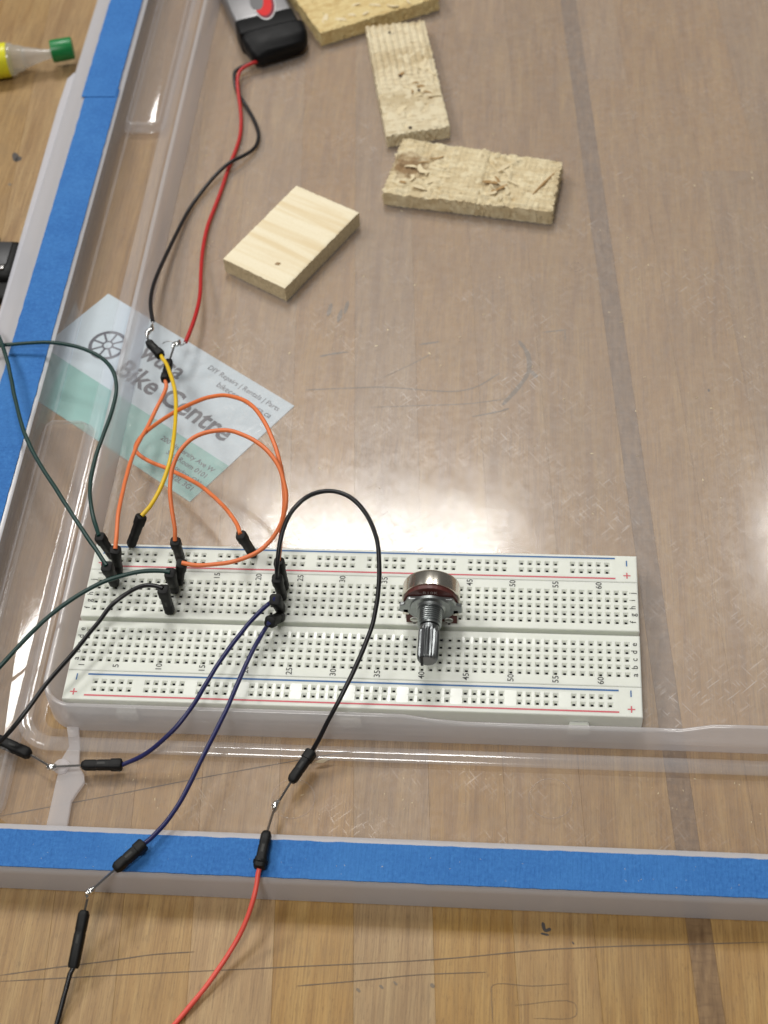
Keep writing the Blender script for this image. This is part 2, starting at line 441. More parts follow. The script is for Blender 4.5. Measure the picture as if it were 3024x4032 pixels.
rf = [(0, 1.0), (.05, 1.5), (.45, 12.5), (.6, 13.0), (.9, 13.2), (1.2, 13.2), (1.6, 13.0), (1.9, 12.5), (2.7, 1.6), (2.7, 1.0)]
link('inner_ridge', lsweep(rl, rf, -84.5, -30.0, 7, 440, 280, 'inner_ridge', hump), M['milky'], lid)
def shell(top, th=.9):
    """close a polyline section downwards by its thickness"""
    n = len(top); low = []
    for i, p in enumerate(top):
        a = Vector(top[max(i - 1, 0)]); b = Vector(top[min(i + 1, n - 1)]); t = (b - a).normalized()
        low.append((p[0] + t.y * th, p[1] - t.x * th))
    return top + low[::-1]
cl = [(0, 1.55), (1.6, 1.35), (2.4, 1.3), (3.4, 3.0), (4.6, 3.6), (6.6, 3.5), (7.8, 2.8), (8.8, 1.5), (12, 1.4), (18.0, 1.4), (20.2, 1.5)]
cf = [(0, 1.55), (1.6, 1.35), (2.3, 1.3), (3.3, 3.0), (4.5, 3.6), (6.6, 3.5), (7.7, 2.8), (8.7, 1.5), (12, 1.4), (30.0, 1.4), (32.8, 1.5)]
link('channel_floor', lsweep(shell(cl), shell(cf), -88.85, -32.75, 4, 440, 280, 'channel_floor', low=len(cl), inner=(2, 6)), [M['channel'], M['under'], M['semi']], lid)
ol = [(0, 1.55), (1.0, 2.2), (2.6, 9.6), (3.4, 10.8), (4.6, 11.2), (11, 11.3), (18.0, 11.3), (23.5, 11.0), (25.3, 10.3), (26, 8.8), (26.3, .8)]
of = [(0, 1.55), (.6, 2.2), (1.0, 9.6), (1.5, 10.8), (2.4, 11.2), (7, 11.3), (13.0, 11.3), (14.0, 11.0), (14.6, 10.3), (14.9, 8.8), (15.4, .3)]
link('outer_rim', lsweep(shell(ol, 1.0), shell(of, 1.0), -109.2, -65.7, 6, 440, 280, 'outer_rim', low=len(ol), inner=(0, 3)), [M['rim'], M['under'], M['semi']], lid)
link('grip_tab', prism([(-135.6, 262), (-137.6, 258), (-137.9, 240), (-135.9, 120), (-135.3, 80), (-134.6, 80), (-134.6, 262)], lambda a, b, d: (a, b, d), 8.0, 9.4, 'grip_tab', .4), M['rim'], lid)
def raised(x0, x1, y0, y1, h, name, rad=5):
    """rounded plateau with sloping flanks"""
    prof = []
    def ring(ins, z):
        r = max(rad - ins, .8); out = []
        for cx, cy, a0 in ((x1 - rad, y1 - rad, 0), (x0 + rad, y1 - rad, 90), (x0 + rad, y0 + rad, 180), (x1 - rad, y0 + rad, 270)):
            for k in range(7):
                a = math.radians(a0 + 15 * k); out.append((cx + math.cos(a) * r, cy + math.sin(a) * r, z))
        return out
    rings = [ring(0, 1.62), ring(.8, 2.0), ring(1.6, h - .8), ring(2.0, h - .25), ring(2.6, h)]
    n = 28; v = sum(rings, []); f = []
    for i in range(len(rings) - 1): f += [(i * n + k, i * n + (k + 1) % n, (i + 1) * n + (k + 1) % n, (i + 1) * n + k) for k in range(n)]
    f += [tuple(range((len(rings) - 1) * n, len(rings) * n)), tuple(range(n))[::-1]]
    me = mesh(name, v, f, True, [1 if 0 < i < 4 else 0 for i in range(4) for k in range(n)] + [0, 0]); me.set_sharp_from_angle(angle=math.radians(60)); return me
link('raised_panel', raised(-112.3, -94.2, -62, 83, 5.4, 'raised_panel'), [M['channel'], M['semi']], lid)
link('raised_panel', raised(-112.3, -95.2, 233, 420, 5.4, 'raised_panel'), [M['channel'], M['semi']], lid)
# frosted rib from the ridge corner to the rim, with its moulding dot and side bulge
rib = [(-81.6, -32.6), (-78.0, -32.6), (-76.4, -39), (-75.6, -45.0), (-73.6, -47.5), (-73.0, -50.0), (-74.6, -53.5), (-75.6, -56), (-75.2, -65.8), (-81.2, -65.8), (-81.2, -49.5), (-81.0, -43.0), (-79.6, -39)]
link('stiffening_rib', prism(rib, lambda a, b, d: (a, b, d), 1.66, 3.0, 'stiffening_rib', .3), M['milky'], lid)
link('moulding_dot', lathe([(0, 2.35), (.5, 2.3), (.75, 2.0)], (-80.4, -45.6, 3.02), (0, 0, 1), 28, 'moulding_dot'), M['milky'], lid)
def ring_mark(cx, cy, r, z, name='moulding_ring'):
    return tube([(cx + r * math.cos(a * .1257), cy + r * math.sin(a * .1257), z) for a in range(51)], .16, 6, name)
for cx, cy, r, z in ((57.4, -49.0, 6.0, 1.45), (-13.8, -52.0, 6.0, 1.45), (66, 160, 2.2, 1.45), (-68, 165, 4.5, 1.45)):
    link('moulding_ring', ring_mark(cx, cy, r, z), M['channel'], lid)
# blue tape stuck on the rim
def tape(outline, z0, z1, name='tape_strip'):
    return prism(outline, lambda a, b, d: (a, b, d), z0, z1, name)
def wob(x0, x1, y0, y1, axis, amp=.2, step=1.2, seed=0):
    out = []; L0, L1 = (y0, y1) if axis == 'y' else (x0, x1); n = max(2, int((L1 - L0) / step))
    for i in range(n + 1):
        t = L0 + (L1 - L0) * i / n; d = amp * (noise.noise(Vector((t * .21, seed, 0))) + .5 * noise.noise(Vector((t * 1.3, seed, 4))))
        out.append((x1 + d, t) if axis == 'y' else (t, y0 + d))
    for i in range(n, -1, -1):
        t = L0 + (L1 - L0) * i / n; d = amp * (noise.noise(Vector((t * .21, seed + 9, 0))) + .5 * noise.noise(Vector((t * 1.3, seed + 9, 4))))
        out.append((x0 + d, t) if axis == 'y' else (t, y1 + d))
    return out
link('tape_strip', tape(wob(-127.0, -113.8, -82, 248, 'y', seed=1), 11.33, 11.75), M['tapey'], lid)
link('tape_strip', tape(wob(-128.2, -114.4, 243, 430, 'y', seed=2), 11.76, 12.1), M['tapey'], lid)
link('tape_strip', tape(wob(-130, 275, -79.9, -69.3, 'x', seed=3), 11.78, 12.2), M['tape'], lid)

# ------------------------------------------------------------------ the card under the lid
M['card'] = plain('pale_blue_card', (.60, .74, .85), .6, 0, .03)
M['cardband'] = plain('mint_card_band', (.27, .56, .55), .6, 0, .03)
M['cardtxt'] = plain('slate_card_print', (.050, .065, .105), .6)
cu_ = Vector((73.4, -52.3, 0)).normalized(); cv_ = Vector((-cu_.y, cu_.x, 0))          # reading direction, up
c0 = Vector((-102.1, 145.5, 0)) - cv_ * 51.0                                         # lower left corner
card = thing('business_card', 'pale blue and mint business card lying under the clear lid', 'card', c0)
def cp(u, v, z): return c0 + cu_ * u + cv_ * v + Vector((0, 0, z))
def cquad(u0, u1, v0, v1, z0, z1, name): return prism([(u0, v0), (u1, v0), (u1, v1), (u0, v1)], lambda a, b, d: cp(a, b, d), z0, z1, name)
link('card_sheet', cquad(0, 90, 0, 51, .05, .3, 'card_sheet'), M['card'], card)
link('mint_band', cquad(.0, 90, .0, 18.5, .301, .315, 'mint_band'), M['cardband'], card)
def cmat(u, v, z=.335):
    m4 = Matrix.Identity(4)
    for r in range(3): m4[r][0] = cu_[r]; m4[r][1] = cv_[r]; m4[r][2] = (0, 0, 1)[r]
    m4.translation = cp(u, v, z); return m4
def ctext(body, u, v, size, align='LEFT', bold=0, name='printed_line', width=None):
    link(name, textmesh(body, size, cmat(u, v), name, align, 0, bold, 1.0, width), M['cardtxt'], card)
ctext('wusa', 30.5, 38.6, 9.5, 'LEFT', .22, 'printed_word', 19.5); ctext('Bike Centre', 81.6, 28.2, 9.6, 'RIGHT', .22, 'printed_word', 52)
ctext('DIY Repairs | Rentals | Parts', 87.2, 46.6, 3.7, 'RIGHT', .03, width=32.6); ctext('bikecentre.wusa.ca', 87.0, 42.6, 3.7, 'RIGHT', .03, width=24.5)
for k, (t, w_) in enumerate((('200 University Ave W', 24.0), ('SLC Room 0101', 17.6), ('Waterloo, ON', 14.6), ('N2L 3G1', 9.6))): ctext(t, 87.6, 13.9 - k * 3.25, 3.3, 'RIGHT', .05, width=w_)
# spoked wheel emblem
def cring(u, v, r0, r1, name, n=40):
    vv = []; ff = []
    for k in range(n):
        a = 2 * math.pi * k / n
        for r in (r0, r1): vv.append(cp(u + r * math.cos(a), v + r * math.sin(a), .335))
    ff = [(2 * k, 2 * k + 1, (2 * k + 3) % (2 * n), (2 * k + 2) % (2 * n)) for k in range(n)]
    return raw(name, vv, ff)
wu, wv = 18.4, 32.8
link('emblem_rim', cring(wu, wv, 5.6, 6.9, 'emblem_rim'), M['cardtxt'], card)
link('emblem_hub', cring(wu, wv, 1.4, 2.1, 'emblem_hub'), M['cardtxt'], card)
for k in range(8):
    a = k * math.pi / 4 + .2; d = Vector((math.cos(a), math.sin(a))); e = Vector((-d.y, d.x)) * .4
    q = [Vector((wu, wv)) + d * 2.0 + e, Vector((wu, wv)) + d * 2.0 - e, Vector((wu, wv)) + d * 5.7 - e, Vector((wu, wv)) + d * 5.7 + e]
    link('emblem_spoke', raw('emblem_spoke', [cp(p.x, p.y, .336) for p in q], [(0, 1, 2, 3)]), M['cardtxt'], card)
settle(card)

# ------------------------------------------------------------------ breadboard
PT = 2.54; ZT = 10.0
bb = thing('breadboard', 'long ivory solderless breadboard with red and blue rail lines inside the lid', 'breadboard', (0, 0, 1.4))
def cx(c): return (c - 32) * PT
def holed(x0, x1, y0, y1, hx, hy, zb, gloss):
    """block whose top carries funnel-mouthed contact holes; gloss(xm, ym) picks polished webs"""
    V = []; F = []; MI = []
    def q(pts, mi=0):
        b = len(V); V.extend(pts); F.append(tuple(range(b, b + len(pts)))); MI.append(mi)
    ch = .35; ho = .84; hi = .39; hj = .31; hx = sorted(hx); hy = sorted(hy); bt = PT / 2
    X = sorted(set([x0 + ch, x1 - ch] + [round(h + s * bt, 4) for h in hx for s in (-1, 1)]))
    Y = sorted(set([y0 + ch, y1 - ch] + [round(h + s * bt, 4) for h in hy for s in (-1, 1)]))
    X = [X[0]] + [b for a, b in zip(X, X[1:]) if b - a > .01]; Y = [Y[0]] + [b for a, b in zip(Y, Y[1:]) if b - a > .01]
    for i in range(len(X) - 1):
        for j in range(len(Y) - 1):
            a, b, c, d = X[i], X[i + 1], Y[j], Y[j + 1]; xm, ym = (a + b) / 2, (c + d) / 2
            g = gloss(xm, ym)
            if any(abs(xm - h) < .05 for h in hx) and any(abs(ym - h) < .05 for h in hy):
                def sq(r, z, w_=None):
                    w_ = r if w_ is None else w_
                    return [(xm - r, ym - w_, z), (xm + r, ym - w_, z), (xm + r, ym + w_, z), (xm - r, ym + w_, z)]
                o = [(a, c, ZT), (b, c, ZT), (b, d, ZT), (a, d, ZT)]; s1 = sq(ho, ZT); s2 = sq(hi, ZT - .62, hj); s3 = sq(hi, ZT - 4.2, hj)
                for k in range(4):
                    l = (k + 1) % 4
                    q([o[k], o[l], s1[l], s1[k]], g if k in (1, 3) else 0); q([s1[k], s1[l], s2[l], s2[k]], 0); q([s2[k], s2[l], s3[l], s3[k]], 2)
                q(s3, 2)
            else: q([(a, c, ZT), (b, c, ZT), (b, d, ZT), (a, d, ZT)], g)
    o = [(x0 + ch, y0 + ch, ZT), (x1 - ch, y0 + ch, ZT), (x1 - ch, y1 - ch, ZT), (x0 + ch, y1 - ch, ZT)]
    p1 = [(x0 + .1, y0 + .1, ZT - .1), (x1 - .1, y0 + .1, ZT - .1), (x1 - .1, y1 - .1, ZT - .1), (x0 + .1, y1 - .1, ZT - .1)]
    p = [(x0, y0, ZT - ch), (x1, y0, ZT - ch), (x1, y1, ZT - ch), (x0, y1, ZT - ch)]; r = [(u, v, zb) for u, v, _ in p]
    for k in range(4):
        l = (k + 1) % 4; q([p1[k], p1[l], o[l], o[k]]); q([p[k], p[l], p1[l], p1[k]]); q([r[k], r[l], p[l], p[k]])
    q(r[::-1])
    return V, F, MI
def hole_block(name, parts, extra=()):
    V = []; F = []; MI = []
    for v, f, mi in parts:
        b = len(V); V += v; F += [tuple(i + b for i in t) for t in f]; MI += mi
    for qd in extra:
        b = len(V); V += qd; F.append((b, b + 1, b + 2, b + 3)); MI.append(0)
    me = raw(name, V, F, False, MI)
    for mm in ('abs', 'absg', 'pit'): me.materials.append(M[mm])
    return me
rows = [3.81 + PT * k for k in range(5)]; cols = [cx(c) for c in range(1, 64)]
gl_main = lambda x, y: 1 if (abs(x) < 79.5 and -5.1 < y < -2.5) else 0
up = holed(-82.5, 82.5, .75, 17.8, cols, rows, 1.42, gl_main); lo = holed(-82.5, 82.5, -17.8, -.75, cols, [-r for r in rows], 1.42, gl_main)
trough = [[(-82.4, -.76, 4.6), (82.4, -.76, 4.6), (82.4, .76, 4.6), (-82.4, .76, 4.6)]]
link('terminal_strip', hole_block('terminal_strip', [up, lo], trough), None, bb)
rc = [cx(3 + 6 * g + k) for g in range(10) for k in range(5)]
gl_rail = lambda x, y: 1 if abs(x) < 74.2 and -25.3 < y < -20.0 else 0
RT = (21.5, 24.04); RB = (-21.38, -23.92)
for ys, rr in (((17.86, 27.5), RT), ((-27.5, -17.86), RB)):
    rail = link('power_rail', hole_block('power_rail', [holed(-82.5, 82.5, ys[0], ys[1], rc, rr, 1.42, gl_rail)]), None, bb)
    if ys[0] < 0:
        for x in (-64.0, .6, 65.0):
            link('dovetail_tab', prism([(-2.6, 0), (2.6, 0), (3.1, -1.9), (-3.1, -1.9)], lambda a, b, d: (x + a, -27.45 + b, d), 1.6, 6.4, 'dovetail_tab', .2), M['abs'], rail)
def line(x0, x1, y, wd, m, name): link(name, raw(name, [(x0, y - wd / 2, ZT + .03), (x1, y - wd / 2, ZT + .03), (x1, y + wd / 2, ZT + .03), (x0, y + wd / 2, ZT + .03)], [(0, 1, 2, 3)]), M[m], bb)
line(-76, 76, 26.35, .55, 'blueink', 'blue_rail_line'); line(-76, 76, 19.1, .5, 'redink', 'red_rail_line')
line(-76.2, 76, -19.15, .55, 'blueink', 'blue_rail_line'); line(-76.2, 76, -26.1, .5, 'redink', 'red_rail_line')
def bmat(x, y, z=ZT + .04):
    return Matrix(((0, -1, 0, x), (1, 0, 0, y), (0, 0, 1, z), (0, 0, 0, 1)))
for c in [1] + list(range(5, 61, 5)):
    for y in (16.4, -16.1):
        if c == 1 and y > 0: y = 16.4
        link('printed_number', textmesh(str(c), 2.5, bmat(cx(c), y), 'printed_number', 'CENTER', 0, .02), M['ink'], bb)
for s_ in (-1, 1):
    for k, l in enumerate('abcde'):
        link('printed_letter', textmesh(l, 2.5, bmat(s_ * 80.8, -13.97 + PT * k), 'printed_letter', 'CENTER', 0, .02), M['ink'], bb)
    for k, l in enumerate('fghij'):
        link('printed_letter', textmesh(l, 2.5, bmat(s_ * 80.8, 3.81 + PT * k), 'printed_letter', 'CENTER', 0, .02), M['ink'], bb)
    for y, n_, m_ in ((24.6, '-', 'blueink'), (20.2, '+', 'redink'), (-20.1, '-', 'blueink'), (-25.1, '+', 'redink')):
        x = s_ * 79.4; a = 1.05; b = .19; z = ZT + .035
        V = [(x - b, y - a, z), (x + b, y - a, z), (x + b, y + a, z), (x - b, y + a, z)]; F = [(0, 1, 2, 3)]
        if n_ == '+':
            V += [(x - a, y - b, z), (x - b, y - b, z), (x - b, y + b, z), (x - a, y + b, z), (x + b, y - b, z), (x + a, y - b, z), (x + a, y + b, z), (x + b, y + b, z)]; F += [(4, 5, 6, 7), (8, 9, 10, 11)]
        link('minus_sign' if n_ == '-' else 'plus_sign', raw('sign', V, F), M[m_], bb)
settle(bb)

# ------------------------------------------------------------------ potentiometer
AX, AZ = 22.4, 20.6
pot = thing('potentiometer', 'metal rotary potentiometer marked B10K plugged into the breadboard', 'potentiometer', (AX, 2, 10))
Y_ = Vector((0, -1, 0))
link('metal_can', lathe([(-8.0, 7.0), (-7.9, 7.6), (-7.5, 8.1), (-6.9, 8.3), (-2.7, 8.35), (-2.6, 8.2), (-2.6, 7.2)], (AX, 0, AZ), Y_, 56, 'metal_can'), M['steel'], pot)
for s_ in (-1, 1):
    link('can_tab', box(AX + s_ * 7.2 - .9, AX + s_ * 7.2 + .9, .1, 3.0, AZ - 4.2, AZ - 1.2, .25), M['steel'], pot)
wp = [(7.9 * math.cos(math.radians(a)), 7.9 * math.sin(math.radians(a))) for a in range(-15, 196, 10)] + [(-7.4, -4.5), (-7.4, -10.0), (-4.2, -10.0), (-4.0, -9.2), (4.0, -9.2), (4.2, -10.0), (7.4, -10.0), (7.4, -4.5)]
waf = link('phenolic_wafer', prism(wp, lambda a, b, d: (AX + a, d, AZ + b), 1.35, 2.6, 'phenolic_wafer'), M['wafer'], pot)
mtx = Matrix(((1, 0, 0, AX), (0, 0, -1, 1.31), (0, 1, 0, AZ + 5.5), (0, 0, 0, 1)))
M['stamp'] = plain('silver_stamp_ink', (.45, .38, .36), .5)
link('value_marking', textmesh('B10K', 1.75, mtx, 'value_marking', 'CENTER', 0, .03, 1.15), M['stamp'], waf)
br = [(-6.4, 3.9), (-2.6, 4.2), (2.6, 4.2), (6.4, 3.9), (7.4, 1.2), (8.9, .6), (9.1, -2.6), (6.6, -3.4), (5.0, -5.4), (2.5, -6.6), (-2.5, -6.6), (-5.0, -5.4), (-6.6, -3.4), (-9.1, -2.6), (-8.9, .6), (-7.4, 1.2)]
link('mounting_bracket', prism(br, lambda a, b, d: (AX + a, d, AZ + b), .1, 1.33, 'mounting_bracket', .3), M['zinc'], pot)
link('bracket_boss', lathe([(-.15, 6.0), (.5, 5.7), (.7, 4.4), (1.3, 3.9)], (AX, .1, AZ), Y_, 40, 'bracket_boss'), M['zinc'], pot)
tp = [(.8, 3.45)]
for k in range(7): tp += [(1.2 + k * .68, 3.5), (1.42 + k * .68, 3.45), (1.62 + k * .68, 2.95), (1.72 + k * .68, 2.95)]
tp += [(6.2, 3.4), (6.6, 3.1), (6.65, 2.6)]
link('threaded_bushing', lathe(tp, (AX, .1, AZ), Y_, 40, 'threaded_bushing'), M['zinc'], pot)
def knurl(th, a, r):
    if a < 8.3: return r
    base = r * (1 - .13 * (1 + math.cos(th * 18)) / 2 * (1 if a < 17.0 else .4))
    return base
sh = lathe([(6.3, 2.2), (6.9, 2.25), (7.0, 2.85), (8.2, 2.9), (8.5, 3.0), (9.2, 3.0), (12, 3.0), (16.9, 3.0), (17.6, 2.75), (18.0, 2.3)], (AX, .1, AZ), Y_, 108, 'shaft', knurl)
shaft = link('knurled_shaft', sh, plain('dark_steel_shaft', (.20, .21, .215), .36, 1.0, .15, 900, .1), pot)
link('slot', box(AX - 1.95, AX - 1.15, -18.02, -8.6, AZ - 2.4, AZ + 2.75), plain('painted_slot_shade', (.03, .032, .035), .6, .5), shaft)  # solid dark bar for the cut slot; its shade is in the colour
for k in (-1, 0, 1):
    link('pin', box(AX + k * 5.08 - .35, AX + k * 5.08 + .35, 1.1, 1.3, 8.4, AZ - 8.2), M['tin'], pot)
for k in (-5.0, 5.0):
    link('rivet', lathe([(0, 1.35), (.25, 1.3), (.4, 1.0), (.3, .6)], (AX + k, 1.36, AZ - 8.1), Y_, 20, 'rivet'), M['solder'], pot)
settle(pot)

# ------------------------------------------------------------------ jumper wires
def stand(base, top, L, zb=10.1):
    """connector plugged in at pixel base, its wire end seen at pixel top"""
    b = P(*base, zb); best = None
    for k in range(0, 161):
        z = zb + 2 + (L - 1) * k / 160; q = P(*top, z); e = abs((q - b).length - L)
        if best is None or e <= best[0] + 1e-3: best = (e, q)
    return b, best[1]
def housing(tip, end, parent, r=1.28, pin=3.0, pin_to=None, collar=True, rnd_=.0):
    """moulded plug: bevelled nose at the pin, collar at the wire"""
    tip, end = Vector(tip), Vector(end); L = (end - tip).length; ax = (end - tip).normalized()
    pr_ = [(0, .55), (.25, .75), (1.1, 1.0), (L * .34, 1.0), (L * .36, .95), (L * .40, .95), (L * .42, 1.0), (L * .72, 1.0)]
    pr_ += [(L * .73, 1.16), (L * .95, 1.18), (L * .985, 1.08), (L, .85)] if collar else [(L * .95, 1.0), (L, .85)]
    sq_ = lambda th, a, rr: rr * (1 + .20 * abs(math.sin(2 * th)) ** 1.5)
    c = link('connector', lathe([(a, q * r) for a, q in pr_], tip, ax, 24, 'connector', sq_), M['house'], parent)
    up_ = (Vector((0, 0, 1)) - ax * ax.z).normalized() if abs(ax.z) < .8 else (Vector((0, -1, 0)) + ax * ax.y).normalized()
    sd_ = ax.cross(up_); wc = tip + ax * L * .5 + up_ * r * .985
    link('crimp_window', mesh('crimp_window', [wc + ax * a + sd_ * b + up_ * c for c in (-.2, .06) for a, b in ((-1.1, -.38), (1.1, -.38), (1.1, .38), (-1.1, .38))], [(0, 1, 2, 3), (4, 5, 6, 7), (0, 1, 5, 4), (1, 2, 6, 5), (2, 3, 7, 6), (3, 0, 4, 7)]), M['pit'], c)
    if pin_to is None: pin_to = tip - ax * pin
    pin_to = Vector(pin_to)
    if (pin_to - tip).length > .2:
        link('pin', tube([tip + ax * .5, tip * .5 + pin_to * .5, pin_to], .36, 4, 'pin'), M['tin'], c)
    return c
def cable(pts, color, parent, r=.66, n=7, rl=3):
    p = relax(catmull(pts, n), rl); sd = len(p) * .37
    for i in range(len(p)):
        e_ = min(1, i / 6, (len(p) - 1 - i) / 6)
        p[i] += (noise.noise_vector(p[i] * .045 + Vector((sd, 0, 0))) * .6 + noise.noise_vector(p[i] * .17 + Vector((0, sd, 0))) * .12) * e_
    return link('wire', tube(p, lambda t: r * (1 + .03 * math.sin(t * 37 + sd)), 12, 'wire'), M[color], parent)
def blob(pts, rr, parent, name='solder_joint'):
    p = catmull(pts, 6); n = len(p)
    def prof(i, t):
        s = math.sin(math.pi * min(max(t, .02), .98)) ** .5
        k = 10; return [(math.cos(2 * math.pi * a / k) * rr * 1.25 * s * (1 + .35 * noise.noise(Vector((a * .9, i * .55, rr * 7)))), math.sin(2 * math.pi * a / k) * rr * 1.25 * s * (1 + .35 * noise.noise(Vector((a * .9, i * .55, 5))))) for a in range(k)]
    return link(name, sweep(p, prof, name), M['solder'], parent)
GW = 'jumper wires on the breadboard'
def jumper(name, label, loc): return thing(name, label, 'jumper wire', loc, GW)

# yellow: from the battery's black lead to the top rail
qt, qe = P(319, 738, 15.5), P(348, 768, 15.5)
jy = jumper('jumper_wire', 'yellow jumper wire from the battery black lead to the top rail', P(283, 1184, 10.1))
b, e = stand((283, 1184), (306, 1114), 13.5)
housing(b + Vector((0, 0, .9)), e, jy, 1.3, pin=2.8)
housing(qt, qe, jy, 1.3, pin_to=P(319, 722, 15.4))
cable([qe, r8(640, 512, 15.8), r8(672, 555, 16.5), r8(700, 620, 17.5), r8(725, 710, 19), r8(738, 830, 21), r8(735, 950, 23), r8(715, 1080, 25), r8(680, 1210, 25), r8(625, 1360, 24), r8(560, 1480, 23.5), e], 'yellow', jy)
blob([P(317, 729, 15.4), P(320, 718, 15.5), P(327, 712, 15.5), P(329, 700, 15.5)], .75, jy)
settle(jy)
# orange A: from the battery's red lead to the top rail
rt_, re_ = P(366, 778, 11.0), P(357, 822, 11.5)
ja = jumper('jumper_wire', 'orange jumper wire soldered to the red battery lead', P(256, 1238, 10.1))
b, e = stand((256, 1238), (249, 1186), 13)
housing(b, e, ja, 1.35); housing(rt_, re_, ja, 1.35, pin_to=P(377, 746, 10.8))
cable([re_, r8(672, 700, 11.5), r8(640, 775, 11.8), r8(590, 870, 12), r8(540, 970, 13), r8(490, 1060, 14.5), r8(455, 1150, 16), r8(415, 1250, 19), r8(375, 1400, 22), r8(350, 1540, 24), r8(341, 1680, 24), e], 'orange', ja)
blob([P(371, 752, 10.9), P(378, 744, 11), P(385, 742, 11.2), P(388, 734, 11.4)], .8, ja)
link('stray_strand', tube(catmull([P(378, 741, 11.2), P(368, 737, 11.6), P(358, 738, 11.4), P(351, 742, 10.8)], 5), .16, 6), M['tin'], ja)
settle(ja)
# orange B: outer loop
jb = jumper('jumper_wire', 'orange jumper wire making the large outer loop over the card', P(548, 1200, 10.1))
b, e = stand((549, 1201), (519, 1154), 13); b2, e2 = stand((616, 1272), (602, 1211), 13)
housing(b, e, jb, 1.3); housing(b2, e2, jb, 1.3)
cable([e, r8(1130, 1590, 21), r8(1070, 1505, 19), r8(980, 1420, 16), r8(850, 1320, 12.5), r8(690, 1232, 9), r8(570, 1185, 7.4), r8(505, 1150, 6.8), r8(471, 1110, 6.8), r8(482, 1062, 8.2), r8(545, 988, 12), r8(700, 880, 19), r8(850, 803, 25), r8(960, 768, 29), r8(1060, 755, 32), r8(1200, 800, 36), r8(1310, 930, 38), r8(1390, 1110, 38), r8(1430, 1280, 36), r8(1447, 1430, 33), r8(1435, 1570, 30), r8(1415, 1700, 27), e2], 'orange', jb, rl=2)
settle(jb)
# orange C: inner loop
jc = jumper('jumper_wire', 'orange jumper wire making the smaller inner loop', P(392, 1212, 10.1))
b, e = stand((391, 1211), (378, 1168), 12); b2, e2 = stand((386, 1260), (393, 1216), 12.5)
housing(b, e, jc, 1.3); housing(b2, e2, jc, 1.35)
cable([e, r8(722, 1620, 25), r8(695, 1420, 30), r8(706, 1250, 33), r8(760, 1120, 36), r8(880, 1018, 38), r8(1050, 982, 40), r8(1190, 1022, 41), r8(1300, 1090, 41), r8(1390, 1190, 40), r8(1435, 1310, 38), r8(1455, 1420, 36), r8(1442, 1530, 33), r8(1390, 1660, 29), r8(1290, 1770, 26), r8(1150, 1832, 24), r8(950, 1862, 22.5), r8(840, 1863, 22), e2], 'orange', jc)
settle(jc)
# greens
ga = jumper('jumper_wire', 'green jumper wire running straight down from the left edge over the tape', P(248, 1262, 10.1))
b, e = stand((249, 1262), (230, 1222), 12.5); housing(b, e, ga, 1.45)
cable([P(-25, 700, 17), P(-6, 722, 17), P(12, 770, 17.5), P(24, 820, 18), P(35, 870, 19), P(52, 935, 20), P(88, 1003, 21), P(130, 1070, 22), P(165, 1125, 23), P(200, 1180, 23), e], 'green', ga)
settle(ga)
gb = jumper('jumper_wire', 'green jumper wire bending in a shoulder over the left ridge', P(243, 1203, 10.1))
b, e = stand((246, 1204), (214, 1158), 12.5); housing(b, e, gb, 1.3)
cable([P(-25, 752, 15), P(0, 746, 15), P(50, 741, 15.5), P(110, 740, 16), P(165, 748, 17), P(212, 767, 17), P(243, 797, 18), P(252, 832, 18), P(244, 880, 18), P(226, 930, 18.5), P(206, 985, 19), P(197, 1040, 20), P(197, 1095, 21), P(204, 1132, 21), e], 'green', gb)
settle(gb)
gc = jumper('jumper_wire', 'green jumper wire arching off the lower left edge of the picture', P(377, 1277, 10.1))
b, e = stand((377.5, 1277), (367, 1236), 12.5); housing(b, e, gc, 1.4)
cable([P(-30, 1470, 9), P(0, 1438, 10.5), P(35, 1400, 12.5), P(80, 1355, 15), P(150, 1298, 18.5), P(220, 1257, 21), P(290, 1235, 22.5), P(340, 1231, 22.8), e], 'green', gc)
settle(gc)
# short black
kb_t, kb_e = P(66, 1630, 4.2), P(-10, 1597, 4.6)
jk = jumper('jumper_wire', 'black jumper wire running from the board to a plug at the left edge', P(368, 1324, 10.1))
b, e = stand((368, 1323), (352, 1271), 13); housing(b, e, jk, 1.4)
housing(kb_t, kb_e, jk, 1.55, pin_to=P(108, 1655, 4.4), collar=False)
cable([e, P(338, 1266, 23), P(310, 1266, 22), P(280, 1279, 20.5), P(248, 1303, 18.5), P(212, 1347, 18), P(168, 1402, 17), P(110, 1470, 16), P(55, 1540, 13), P(14, 1588, 9.5), P(-14, 1612, 6.6), P(-34, 1612, 5.4), P(-32, 1598, 4.8), kb_e], 'black', jk)
settle(jk)
# blue 1
lt, le = P(176, 1653, 4.2), P(264, 1652, 4.2)
jl = jumper('jumper_wire', 'dark blue jumper wire ending at the frosted rib beside the ridge corner', P(606, 1316, 10.1))
b, e = stand((607, 1316), (594, 1294), 11.5); housing(b, e, jl, 1.45)
housing(lt, le, jl, 1.35, pin_to=P(112, 1656, 4.4))
cable([e, P(582, 1303, 16.5), P(560, 1322, 16), P(520, 1365, 16.5), P(480, 1420, 17), P(446, 1475, 17), P(411, 1530, 16), P(372, 1580, 13), P(322, 1625, 8.2), P(288, 1644, 5.6), le], 'blue', jl)
blob([P(100, 1659, 4.4), P(108, 1657, 4.8), P(116, 1657, 4.6), P(126, 1656, 4.4)], .85, jl)
settle(jl)
